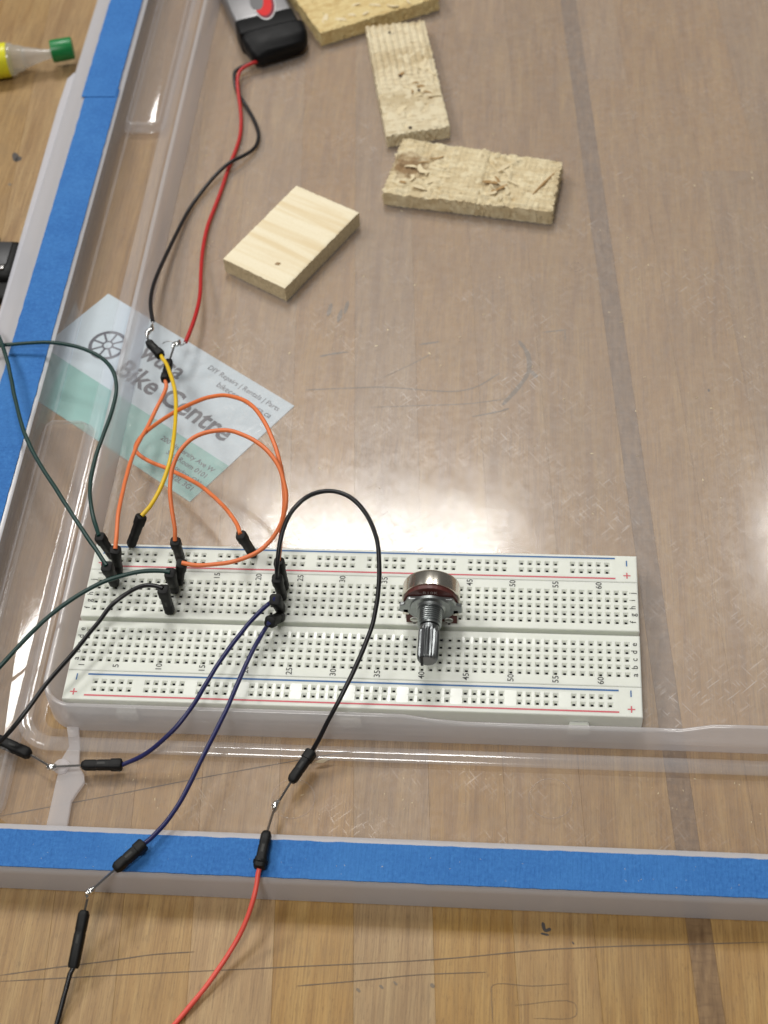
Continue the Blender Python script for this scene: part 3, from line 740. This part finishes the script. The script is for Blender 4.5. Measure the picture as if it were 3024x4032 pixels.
# blue 2
mt, me_ = P(247, 1879, 15.0), P(312, 1822, 15.5)
jm = jumper('jumper_wire', 'dark blue jumper wire whose plug lies across the front tape', P(606, 1332, 10.1))
b, e = stand((608, 1331), (582, 1344), 10.5); housing(b, e, jm, 1.4)
housing(mt, me_, jm, 1.4, pin_to=P(201, 1920, 13.5))
cable([e, P(570, 1362, 14.5), P(550, 1397, 15.5), P(527, 1443, 16.5), P(505, 1493, 17), P(470, 1572, 16.5), P(436, 1642, 15.5), P(400, 1712, 15), P(366, 1765, 15), P(330, 1806, 15.5), me_], 'blue', jm)
blob([P(206, 1915, 13.5), P(197, 1924, 13.2), P(191, 1930, 12.8), P(187, 1942, 12.2)], .75, jm)
settle(jm)
# black 2 at the bottom
nt, ne = P(183, 1966, 10.5), P(158, 2091, 5.0)
jn = jumper('jumper_wire', 'black jumper wire hanging over the front rim onto the wood', P(120, 2230, 1.5))
housing(nt, ne, jn, 1.35, pin_to=P(191, 1932, 12.6), collar=False)
cable([ne, P(153, 2108, 4.3), P(145, 2140, 3.2), P(135, 2178, 2.2), P(124, 2215, 1.2), P(110, 2265, .9)], 'black', jn)
settle(jn)
# long black arch
ot, oe = P(628, 1689, 6.0), P(674, 1623, 6.5)
jo = jumper('jumper_wire', 'black jumper wire in a tall arch over the breadboard', P(610, 1291, 10.1))
b, e = stand((611, 1292), (598, 1248), 12.5); housing(b, e, jo, 1.35)
housing(ot, oe, jo, 1.35, pin_to=P(600, 1735, 6.5))
cable([e, P(599, 1225, 26), P(604, 1180, 30), P(613, 1140, 33), P(632, 1102, 36), P(660, 1075, 38), P(695, 1062, 40), P(725, 1062, 41), P(760, 1076, 41), P(792, 1110, 39), P(811, 1157, 37), P(818, 1210, 34), P(817, 1270, 31), P(806, 1335, 28), P(785, 1395, 24.5), P(755, 1462, 21), P(725, 1526, 17), P(697, 1585, 11), oe], 'black', jo, .66)
blob([P(604, 1728, 6.3), P(597, 1736, 6.8), P(594, 1744, 6.8), P(591, 1755, 7.2)], .8, jo)
settle(jo)
# coral red
pt_, pe = P(577, 1796, 14.5), P(560, 1876, 14.5)
jp = jumper('jumper_wire', 'coral red jumper wire crossing the front tape and rim', P(370, 2230, 1.5))
housing(pt_, pe, jp, 1.35, pin_to=P(594, 1742, 7.0))
link('strain_collar', lathe([(0, 1.3), (.2, 2.0), (.8, 2.05), (1.1, 1.4)], pe + (pt_ - pe).normalized() * 1.2, (pt_ - pe), 20, 'strain_collar'), M['house'], jp)
cable([pe, P(559, 1895, 13.5), P(553, 1930, 12), P(541, 1972, 9.5), P(516, 2026, 6), P(482, 2078, 3.5), P(441, 2134, 2), P(402, 2182, 1.2), P(365, 2228, .9), P(330, 2270, .8)], 'coral', jp)
settle(jp)

# ------------------------------------------------------------------ battery pack with its leads
M['foil'] = plain('silver_foil_wrap', (.24, .235, .24), .34, .6, .12, 120, .25)
M['shrink'] = plain('black_heatshrink', (.0035, .0035, .004), .5, 0, .3, 400, .25, .2)
M['badge'] = plain('red_badge_print', (.62, .012, .012), .4)
M['badge2'] = plain('maroon_badge_print', (.16, .02, .035), .4)
M['white'] = plain('white_badge_edge', (.62, .62, .62), .5)
bx = Vector((21.8, 8.7, 0)).normalized(); by = Vector((-bx.y, bx.x, 0)); bo = Vector((-69.9, 283.6, 0)); BW = 25.0; BH = 12.0
bat = thing('battery_pack', 'silver battery pack with black wrapped end and red and black leads', 'battery', P(590, 130, 1.4))
def bp(u, v, z): return bo + bx * u + by * v + Vector((0, 0, z))
def bbox(u0, u1, v0, v1, z0, z1, bev, name):
    me = box(u0, u1, v0, v1, z0, z1, bev, 3, name)
    m4 = Matrix(((bx.x, by.x, 0, bo.x * MM), (bx.y, by.y, 0, bo.y * MM), (0, 0, 1, 0), (0, 0, 0, 1))); me.transform(m4); return me
link('cell_body', bbox(.3, BW - .3, 9, 95, 1.45, BH - .25, 1.5, 'cell_body'), M['foil'], bat)
link('end_wrap', bbox(0, BW, 0, 10.2, 1.42, BH, 1.3, 'end_wrap'), M['shrink'], bat)
# shrink-wrapped bulge at the end, drooping towards the lead exit
vv = []; ff = []; nu, nv = 18, 14
for j in range(nv + 1):
    t = j / nv
    for i in range(nu):
        a = 2 * math.pi * i / nu; c, s_ = math.cos(a), math.sin(a)
        e_ = .42
        wu_ = (BW / 2 + 1.2 - 3.6 * t ** 3) * (abs(c) ** e_ * (1 if c > 0 else -1)); hz_ = (5.2 - 2.4 * t ** 2.4) * (abs(s_) ** e_ * (1 if s_ > 0 else -1))
        u = BW / 2 + 1.5 + wu_ + .7 * noise.noise(Vector((a, t * 3, 1))); v = .8 - 13.2 * t + (2.5 * t * (c + 1) / 2 * 1.2); z = 6.75 - .8 * t + hz_ + .3 * noise.noise(Vector((a * 2, t * 4, 7)))
        vv.append(bp(u, v, z))
ff = [(j * nu + i, j * nu + (i + 1) % nu, (j + 1) * nu + (i + 1) % nu, (j + 1) * nu + i) for j in range(nv) for i in range(nu)] + [tuple(range(nu)), tuple(range(nv * nu, nv * nu + nu))]
link('wrapped_bulge', mesh('wrapped_bulge', vv, ff, True), M['shrink'], bat)
# badge on the top face
def badge(scale, cu0, cv0, m, z, name, skew=.25):
    pts = []
    for k in range(28):
        a = 2 * math.pi * k / 28; u = math.cos(a) * 4.6 * scale; v = math.sin(a) * 11.0 * scale
        pts.append((cu0 + u + v * .12, cv0 + v))
    return link(name, raw(name, [bp(u, v, z) for u, v in pts], [tuple(range(28))]), m, bat)
badge(1.0, 14.6, 16.0, M['white'], BH + .03, 'badge_edge'); badge(.92, 14.6, 16.0, M['badge2'], BH + .05, 'badge_border'); badge(.80, 14.2, 16.8, M['badge'], BH + .07, 'badge_centre'); badge(.62, 12.2, 19.6, M['foil'], BH + .09, 'badge_inset')
Mb = Matrix(((bx.x, by.x, 0, bp(9, 21, 0).x), (bx.y, by.y, 0, bp(9, 21, 0).y), (0, 0, 1, BH + .1), (0, 0, 0, 1)))
# leads
red = [bp(6.8, -10.2, 5), P(524, 147, 5.5), P(514, 165, 5), P(514, 195, 4), P(519, 230, 3), P(521, 265, 2.3), P(518, 297, 2.2), P(508, 328, 2.2), P(494, 362, 2.2), P(479, 408, 2.2), P(464, 448, 2.2), P(448, 490, 2.6), P(438, 540, 3.5), P(434, 590, 6), P(432, 640, 8.5), P(423, 680, 10.2), P(412, 712, 11), P(401, 739, 11.4)]
blk = [bp(5.0, -9.6, 4.5), P(510, 151, 4.2), P(506, 168, 4), P(511, 195, 3), P(529, 225, 2.2), P(551, 265, 2.2), P(559, 295, 2.2), P(549, 321, 2.6), P(523, 338, 3.8), P(498, 350, 4.6), P(470, 374, 3.8), P(440, 409, 3.0), P(410, 450, 2.8), P(386, 495, 4), P(364, 540, 6), P(341, 590, 9), P(329, 625, 12), P(325, 660, 14.5), P(330, 694, 15.5)]
for nm, pts, c in (('red_lead', red, 'red'), ('black_lead', blk, 'black')):
    l = link(nm, tube(relax(catmull(pts, 6), 3), .72, 12), M[c], bat)
    d = pts[-1]
    tgt = P(388, 746, 11.2) if c == 'red' else P(328, 708, 15.4)
    link('bare_strand', tube([d, (d + tgt) / 2 + Vector((0, 0, -.4)), tgt], .3, 8), M['tin'], l)
settle(bat)

# ------------------------------------------------------------------ scrap wood blocks
def block(name, label, corners, z0, h, m, top_fn, side_amp, nx=60, ny=36, group='scrap wood blocks'):
    """corners: four (x, y) round the top; top_fn(u, v, p) -> height offset"""
    c = [Vector((x, y, 0)) for x, y in corners]
    ctr = sum(c, Vector()) / 4
    root = thing(name, label, 'wood block', (ctr.x, ctr.y, z0), group)
    V = []; F = []
    def pos(u, v): return (c[0] * (1 - u) + c[1] * u) * (1 - v) + (c[3] * (1 - u) + c[2] * u) * v
    nz = 5; idx = {}
    def vid(key, p):
        if key not in idx: idx[key] = len(V); V.append(p)
        return idx[key]
    def edge_out(p, z, amp):
        d = p - ctr; d.z = 0
        return d.normalized() * amp * (noise.noise(Vector((p.x * .9, p.y * .9, z * 1.1))) + .6 * noise.noise(Vector((p.x * 2.3, p.y * 2.3, z * 2.3))))
    def tv(i, j):
        u, v = i / nx, j / ny; p = pos(u, v)
        b = i in (0, nx) or j in (0, ny)
        q = p + (edge_out(p, h, side_amp) if b else Vector())
        return vid(('t', i, j), Vector((q.x, q.y, z0 + h + top_fn(u, v, p) - (.25 if b else 0))))
    for i in range(nx):
        for j in range(ny): F.append((tv(i, j), tv(i + 1, j), tv(i + 1, j + 1), tv(i, j + 1)))
    per = [(i, 0) for i in range(nx)] + [(nx, j) for j in range(ny)] + [(i, ny) for i in range(nx, 0, -1)] + [(0, j) for j in range(ny, 0, -1)]
    def sv(k, zz):
        i, j = per[k % len(per)]
        if zz == nz: return tv(i, j)
        u, v = i / nx, j / ny; p = pos(u, v); t = zz / nz; z = z0 + (h + top_fn(u, v, p) - .25) * t
        q = p + edge_out(p, z * 1.3 + 3, side_amp) if 0 < zz else p + edge_out(p, 0, side_amp * .6)
        return vid(('s', k % len(per), zz), Vector((q.x, q.y, z)))
    for k in range(len(per)):
        for zz in range(nz): F.append((sv(k, zz), sv(k + 1, zz), sv(k + 1, zz + 1), sv(k, zz + 1)))
    F.append(tuple(sv(k, 0) for k in range(len(per)))[::-1])
    me = mesh(name, V, F, True); me.set_sharp_from_angle(angle=math.radians(35))
    link('wood_body', me, m, root)
    return root, pos
def splinters(root, pos, z, spots, m, rnd_, n=1, L=4.0):
    """torn strands: thin tapering flakes lying at odd tilts, some curled up"""
    for u, v in spots:
        p = pos(u, v); a = rnd_.uniform(0, 6.28); l = L * rnd_.uniform(.5, 1.3); wd = l * rnd_.uniform(.08, .22)
        d = Vector((math.cos(a), math.sin(a), rnd_.uniform(-.06, .16))); e = Vector((-d.y, d.x, rnd_.uniform(-.35, .35))); bend = rnd_.uniform(-.22, .22)
        V = []; k = 6
        for i in range(k + 1):
            t = i / k; w_ = wd * (math.sin(math.pi * (.12 + .8 * t)) ** .7) * rnd_.uniform(.75, 1.2)
            c = p + d * (l * (t - .5)) + e * (bend * l * (t - .5) ** 2 * 4) + Vector((0, 0, z + .05 + .35 * t * t * abs(bend) * l))
            V += [c + e * w_, c - e * w_, c - e * w_ + Vector((0, 0, .16)), c + e * w_ + Vector((0, 0, .16))]
        F = [(0, 1, 2, 3), (4 * k + 3, 4 * k + 2, 4 * k + 1, 4 * k)]
        for i in range(k): F += [(4 * i + q, 4 * i + (q + 1) % 4, 4 * i + 4 + (q + 1) % 4, 4 * i + 4 + q) for q in range(4)]
        link('splinter', mesh('splinter', V, F), m, root)
def nz3(p, s, z=0): return noise.noise(Vector((p.x * s, p.y * s, z)))
ang = lambda d: (math.cos(math.radians(d)), math.sin(math.radians(d)))
M['pine'] = wood_block('planed_pine', (.78, .64, .40), (.66, .50, .28), (.52, .36, .17), 90, 'x', .10, .12)
def pine_mat():
    m = N('planed_pine_end'); v = m.coord((1, 1, 1), rot=(0, 0, math.radians(31))); 
    vg = m.n('Mapping', Vector=v, Scale=(14, 250, 14)).outputs[0]
    f = m.noise(vg, 1, 3, .55, .5); g = m.noise(v, 1800, 3, .6)
    c = m.ramp(f, (.34, (.74, .61, .39)), (.52, (.82, .73, .53)), (.7, (.85, .77, .58)))
    c = m.mix(m.math('MULTIPLY', m.ramp(g, (.5, 0.), (.75, 1.)), .2), c, (.55, .40, .2))
    # sawn edges: coarse fibres on every face that is not the planed top
    nz_ = m.n('SeparateXYZ', Vector=m.n('NewGeometry').outputs['True Normal']).outputs[2]
    side = m.ramp(nz_, (.6, 1.0), (.85, 0.0))
    rough_c = m.ramp(m.noise(v, 900, 5, .75), (.3, (.42, .34, .20)), (.6, (.64, .54, .35)), (.8, (.76, .67, .48)))
    c = m.mix(side, c, rough_c)
    return m.pbr(c, .62, 0, m.bump(m.math('ADD', m.math('MULTIPLY', m.noise(v, 900, 5, .75), side), m.math('MULTIPLY', f, .15)), .55, .0005), .3)
M['pine'] = pine_mat()
def osb(name, deg, light, mid, dark, blotch=.35, ridge=0.0, saw=0.0, stain=None):
    """pressed strand board; ridge/saw: sizes in mm of planer ridges and saw marks; stain: (x, y, radius) mm"""
    m = N(name); v = m.coord((1, 1, 1), rot=(0, 0, math.radians(-deg)))
    def mp(*sc): return m.n('Mapping', Vector=v, Scale=sc).outputs[0]
    f = m.noise(mp(160, 900, 300), 1, 3, .6); g = m.noise(v, 1700, 5, .75); b = m.noise(v, 120, 4, .65); sp = m.noise(mp(380, 700, 500), 1, 3, .6); ch = m.noise(v, 230, 2, .5)
    c = m.ramp(f, (.34, mid), (.56, light))
    c = m.mix(m.math('MULTIPLY', m.ramp(g, (.45, 0.), (.68, 1.)), .55), c, mid)
    hgt = m.math('ADD', g, f)
    if ridge:
        w_ = m.n('TexWave', _wave_type='BANDS', _bands_direction='Y', Vector=v, Scale=314.16 / ridge / 10 * .5 * 2, Distortion=1.2, Detail=1.0).outputs['Fac']
        amt = m.ramp(m.noise(v, 45, 2, .5), (.38, 0.2), (.58, 1.0))
        c = m.mix(m.math('MULTIPLY', m.math('MULTIPLY', m.ramp(w_, (.15, 1.0), (.55, 0.0)), amt), .55), c, dark)
        hgt = m.math('ADD', hgt, m.math('MULTIPLY', w_, 1.5))
    if saw:
        for d_, a_ in (('X', .42), ('Y', .25)):
            w_ = m.n('TexWave', _wave_type='BANDS', _bands_direction=d_, Vector=v, Scale=314.16 / saw / 10, Distortion=1.5, Detail=1.0).outputs['Fac']
            c = m.mix(m.math('MULTIPLY', m.ramp(w_, (.2, 1.0), (.6, 0.0)), a_), c, mid)
            hgt = m.math('ADD', hgt, w_)
    c = m.mix(m.math('MULTIPLY', m.ramp(ch, (.57, 0.), (.60, 1.)), .75), c, light)
    c = m.mix(m.math('MULTIPLY', m.ramp(b, (.56, 0.), (.68, 1.)), blotch), c, dark)
    c = m.mix(m.math('MULTIPLY', m.ramp(sp, (.67, 0.), (.71, 1.)), .8), c, (.10, .055, .022))
    if stain:
        pos_ = m.n('NewGeometry').outputs['Position']
        dist = m.n('VectorMath', _operation='DISTANCE', i0=pos_, i1=(stain[0] * MM, stain[1] * MM, .008)).outputs['Value']
        edge = m.math('ADD', m.math('DIVIDE', dist, stain[2] * MM), m.math('MULTIPLY', m.math('SUBTRACT', m.noise(v, 260, 4, .7), .5), 1.6))
        c = m.mix(m.math('MULTIPLY', m.ramp(edge, (.55, 1.0), (1.0, 0.0)), .8), c, (.22, .115, .045))
    return m.pbr(c, .8, 0, m.bump(hgt, .8, .0005), .2)
M['osb1'] = osb('ridged_strand_board', 10, (.78, .69, .49), (.60, .49, .31), (.47, .355, .19), .12, 2.7)
M['osb2'] = osb('chipped_strand_board', -13, (.79, .69, .47), (.61, .49, .295), (.42, .28, .125), .25, 0, 1.25, (3.5, 207, 8.5))
M['osb3'] = osb('golden_strand_board', 25, (.74, .60, .31), (.62, .45, .20), (.42, .25, .08), .35)
M['fibre'] = plain('pale_wood_fibre', (.72, .61, .40), .8, 0, .1)
M['fibre2'] = plain('brown_wood_fibre', (.36, .22, .09), .8, 0, .2)

Z0 = 1.42
def tp(px, h): 
    q = P(*px, Z0 + h); return (q.x, q.y)
rr_ = random.Random(9)
h1 = 6.6
sm, spos = block('wood_block', 'smooth planed pale pine block with one small knot', [tp((482, 558), h1), tp((640, 400), h1), tp((775, 458), h1), tp((615, 622), h1)], Z0, h1, M['pine'],
    lambda u, v, p: .05 * nz3(p, .2), .28)
k = spos(.16, .66); k = Vector((*tp((600, 570), h1), Z0 + h1 + .05))
link('knot', raw('knot', [k + Vector((math.cos(a * .524) * (1.0 + .3 * math.sin(a * 2.1)), math.sin(a * .524) * .75, .04)) for a in range(12)], [tuple(range(12))]), plain('brown_knot', (.30, .19, .085), .6, 0, .3, 1500), sm)
settle(sm)
s_r2 = 1659 / 1300
def r2(x, y): return ((1000 + x / s_r2) / 1.8228, (y / s_r2) / 1.8228)
h2 = 5.8
def ridged(u, v, p):
    r = .30 * math.sin(u * 2 * math.pi * 9 + .6 * nz3(p, .12)) * max(0, min(1, (.62 - v) * 4 + .25))
    return r + .25 * nz3(p, .5) + .16 * nz3(p, 1.7) - (.5 if nz3(p, .33, 5) > .42 else 0)
rb, rpos = block('wood_block', 'ridged strand board block with small dark holes, beside the battery end', [tp(r2(560, 130), h2), tp(r2(855, 100), h2), tp(r2(985, 632), h2), tp(r2(665, 682), h2)], Z0, h2, M['osb1'], ridged, .8, 80, 70)
splinters(rb, rpos, Z0 + h2, [(.5, .62), (.75, .45), (.82, .42), (.8, .58), (.62, .7), (.85, .72), (.3, .8), (.9, .5), (.7, .66)], M['fibre'], rr_, 1, 6)
splinters(rb, rpos, Z0 + h2, [(.55, .66), (.8, .73), (.4, .5), (.62, .58), (.7, .62), (.78, .68)], M['fibre2'], rr_, 1, 4)
M['holedark'] = plain('painted_hole_shade', (.035, .02, .01), .8)  # for flat discs laid on top; the holes' shade is in the colour
for px in ((785, 640), (735, 380), (830, 452), (680, 162)):
    q = r2(*px); a = Vector((*tp(q, h2 + .35), Z0 + h2 + .35))
    link('nail_hole', raw('nail_hole', [a + Vector((math.cos(t * .785) * .75, math.sin(t * .785) * .7, 0)) for t in range(8)], [tuple(range(8))]), M['holedark'], rb)
settle(rb)
h3 = 6.4
def chipped(u, v, p):
    z = .20 * math.sin(u * 2 * math.pi * 30) * .6 + .18 * math.sin(v * 2 * math.pi * 13) + .35 * nz3(p, .25, 2) + .3 * nz3(p, .8, 4) + .18 * nz3(p, 2.2, 1)
    if u < .33: z -= 1.3 * max(0, nz3(p, .3, 9) + .2)
    if .56 < u < .78: z += 1.1 * nz3(p, .45, 3) - .35
    return z
cb, cpos = block('wood_block', 'chipped strand board block with brown stain at its left end', [tp(r2(748, 690), h3), tp(r2(1550, 812), h3), tp(r2(1497, 1062), h3), tp(r2(645, 962), h3)], Z0, h3, M['osb2'], chipped, 1.0, 110, 54)
splinters(cb, cpos, Z0 + h3 + .1, [(.66, .3), (.7, .42), (.63, .52), (.68, .62), (.72, .72), (.64, .8), (.6, .2), (.69, .85), (.62, .66), (.74, .55), (.22, .6), (.15, .7), (.3, .45), (.2, .85), (.12, .5), (.27, .7), (.18, .55), (.33, .6)], M['fibre'], rr_, 1, 5.5)
splinters(cb, cpos, Z0 + h3 + .1, [(.18, .4), (.25, .3), (.1, .8), (.65, .55), (.67, .7), (.61, .6)], M['fibre2'], rr_, 1, 5)
g0, g1 = cpos(.87, .72), cpos(.975, .22)
link('gouge', tube([g0 + Vector((0, 0, Z0 + h3 + .05)), (g0 * .6 + g1 * .4) + Vector((.4, .5, Z0 + h3 + .1)), g1 + Vector((0, 0, Z0 + h3 + .05))], lambda t: .25 + .4 * math.sin(math.pi * t), 6), M['fibre2'], cb)
settle(cb)
h4 = 6.5
gb4, gpos = block('wood_block', 'golden strand board block cut off by the top edge of the picture', [tp(r2(-20, -330), h4), tp(r2(800, -420), h4), tp(r2(930, -18), h4), tp(r2(333, 165), h4)], Z0, h4, M['osb3'], lambda u, v, p: .3 * nz3(p, .3) + .3 * nz3(p, 1.1) - (.8 * max(0, nz3(p, .45, 3)) if v > .6 else 0), .9, 70, 50)
splinters(gb4, gpos, Z0 + h4, [(.3, .93), (.4, .95), (.5, .9), (.62, .96), (.2, .94), (.36, .85), (.75, .95), (.1, .9)], M['fibre'], rr_, 1, 5)
settle(gb4)

# ------------------------------------------------------------------ glue bottle on the table
M['yel'] = plain('yellow_bottle_plastic', (.72, .68, .02), .35)
M['natural'] = plastic('natural_nozzle_plastic', .42, .2, (.95, .95, .95), (.74, .73, .71))
M['cap'] = plain('green_cap_plastic', (.004, .19, .045), .35)
A0 = Vector((-169.2, 273.0, 7.0)); A1 = Vector((-143.6, 278.3, 7.4)); gax = (A1 - A0).normalized()
glue = thing('glue_bottle', 'yellow glue bottle with clear nozzle and green cap at the left edge', 'glue bottle', (A0.x, A0.y, 0))
link('bottle_body', lathe([(-45, 6.0), (-44, 6.9), (-40, 7.0), (3.0, 7.0), (3.6, 6.7)], A0, gax, 40), M['yel'], glue)
link('bottle_shoulder', lathe([(3.0, 6.6), (4.0, 6.7), (5.5, 6.5), (6.4, 5.6), (9, 5.1), (10, 4.4)], A0, gax, 36), M['natural'], glue)
link('nozzle', lathe([(9.5, 4.5), (12, 3.9), (17, 2.5), (22, 1.7), (28, 1.3)], A0, gax, 30), M['natural'], glue)
capd = Matrix.Rotation(math.radians(3), 3, 'Z') @ gax
link('cap', lathe([(0, 4.2), (.2, 4.5), (1, 4.55), (8.4, 4.45), (8.9, 4.2), (9.0, 3.6)], A0 + gax * 21.2 + Vector((0, .6, .6)), capd, 36, 'cap', lambda th, a, r: r * (1 + .012 * math.cos(th * 18))), M['cap'], glue)
settle(glue)

# ------------------------------------------------------------------ black gadget at the left edge
M['devplate'] = plain('grey_metal_plate', (.05, .05, .052), .45, .4, .25, 200, .2)
dv = thing('black_gadget', 'black plastic gadget with a grey metal plate at the left edge', 'gadget', (-150, 155, 0))
link('gadget_body', box(-172, -136.0, 147, 166.5, .1, 7.6, 3.4, 5), M['house'], dv)
link('gadget_base', box(-170, -136.6, 139, 150, .1, 4.2, 1.2, 3), M['house'], dv)
link('metal_plate', box(-168, -139.6, 152.0, 164.0, 7.62, 8.1, .2), M['devplate'], dv)
for x in (-141.0, -145.5): link('metal_lug', box(x - 1.0, x + 1.0, 149.6, 151.9, 7.3, 8.3, .4), M['tin'], dv)
link('cable_hump', tube(relax(catmull([(-165, 172, 3), (-156, 170.5, 5), (-150, 168, 7.5), (-147, 165, 7)], 6), 2), 2.4, 14), M['house'], dv)
settle(dv)

# ------------------------------------------------------------------ sawdust and plastic crumbs
rc_ = random.Random(21); V = []; F = []
def crumb(p, s):
    b = len(V); a = rc_.uniform(0, 6.28); d = Vector((math.cos(a), math.sin(a), 0)); e = Vector((-d.y, d.x, 0)); L = s * rc_.uniform(.8, 2.2); W_ = s * rc_.uniform(.25, .6); H = s * rc_.uniform(.15, .4)
    V.extend([p - d * L, p + e * W_, p + d * L + Vector((0, 0, H)), p - e * W_, p + Vector((0, 0, H * 1.5))])
    F.extend([(b, b + 1, b + 4), (b + 1, b + 2, b + 4), (b + 2, b + 3, b + 4), (b + 3, b, b + 4), (b, b + 3, b + 2, b + 1)])
for _ in range(190):
    x, y = rc_.uniform(440, 1650), rc_.uniform(250, 1180)
    crumb(P(x, y, 1.42), rc_.uniform(.14, .5) if rc_.random() < .5 else .15)
for _ in range(45):
    x, y = rc_.uniform(250, 1650), rc_.uniform(1660, 1780); crumb(P(x, y, 1.45), rc_.uniform(.12, .3))
for _ in range(40):
    x = rc_.uniform(20, 1650); crumb(P(x, 1815 + x * .036 + rc_.uniform(0, 50), 12.22), rc_.uniform(.08, .2))
crumb(P(698, 1643, 1.6), 1.3)
o = link('sawdust', raw('sawdust', V, F), M['fibre'], None, 'pale sawdust crumbs scattered over the lid and tape', 'stuff'); o['category'] = 'sawdust'
settle(lid)
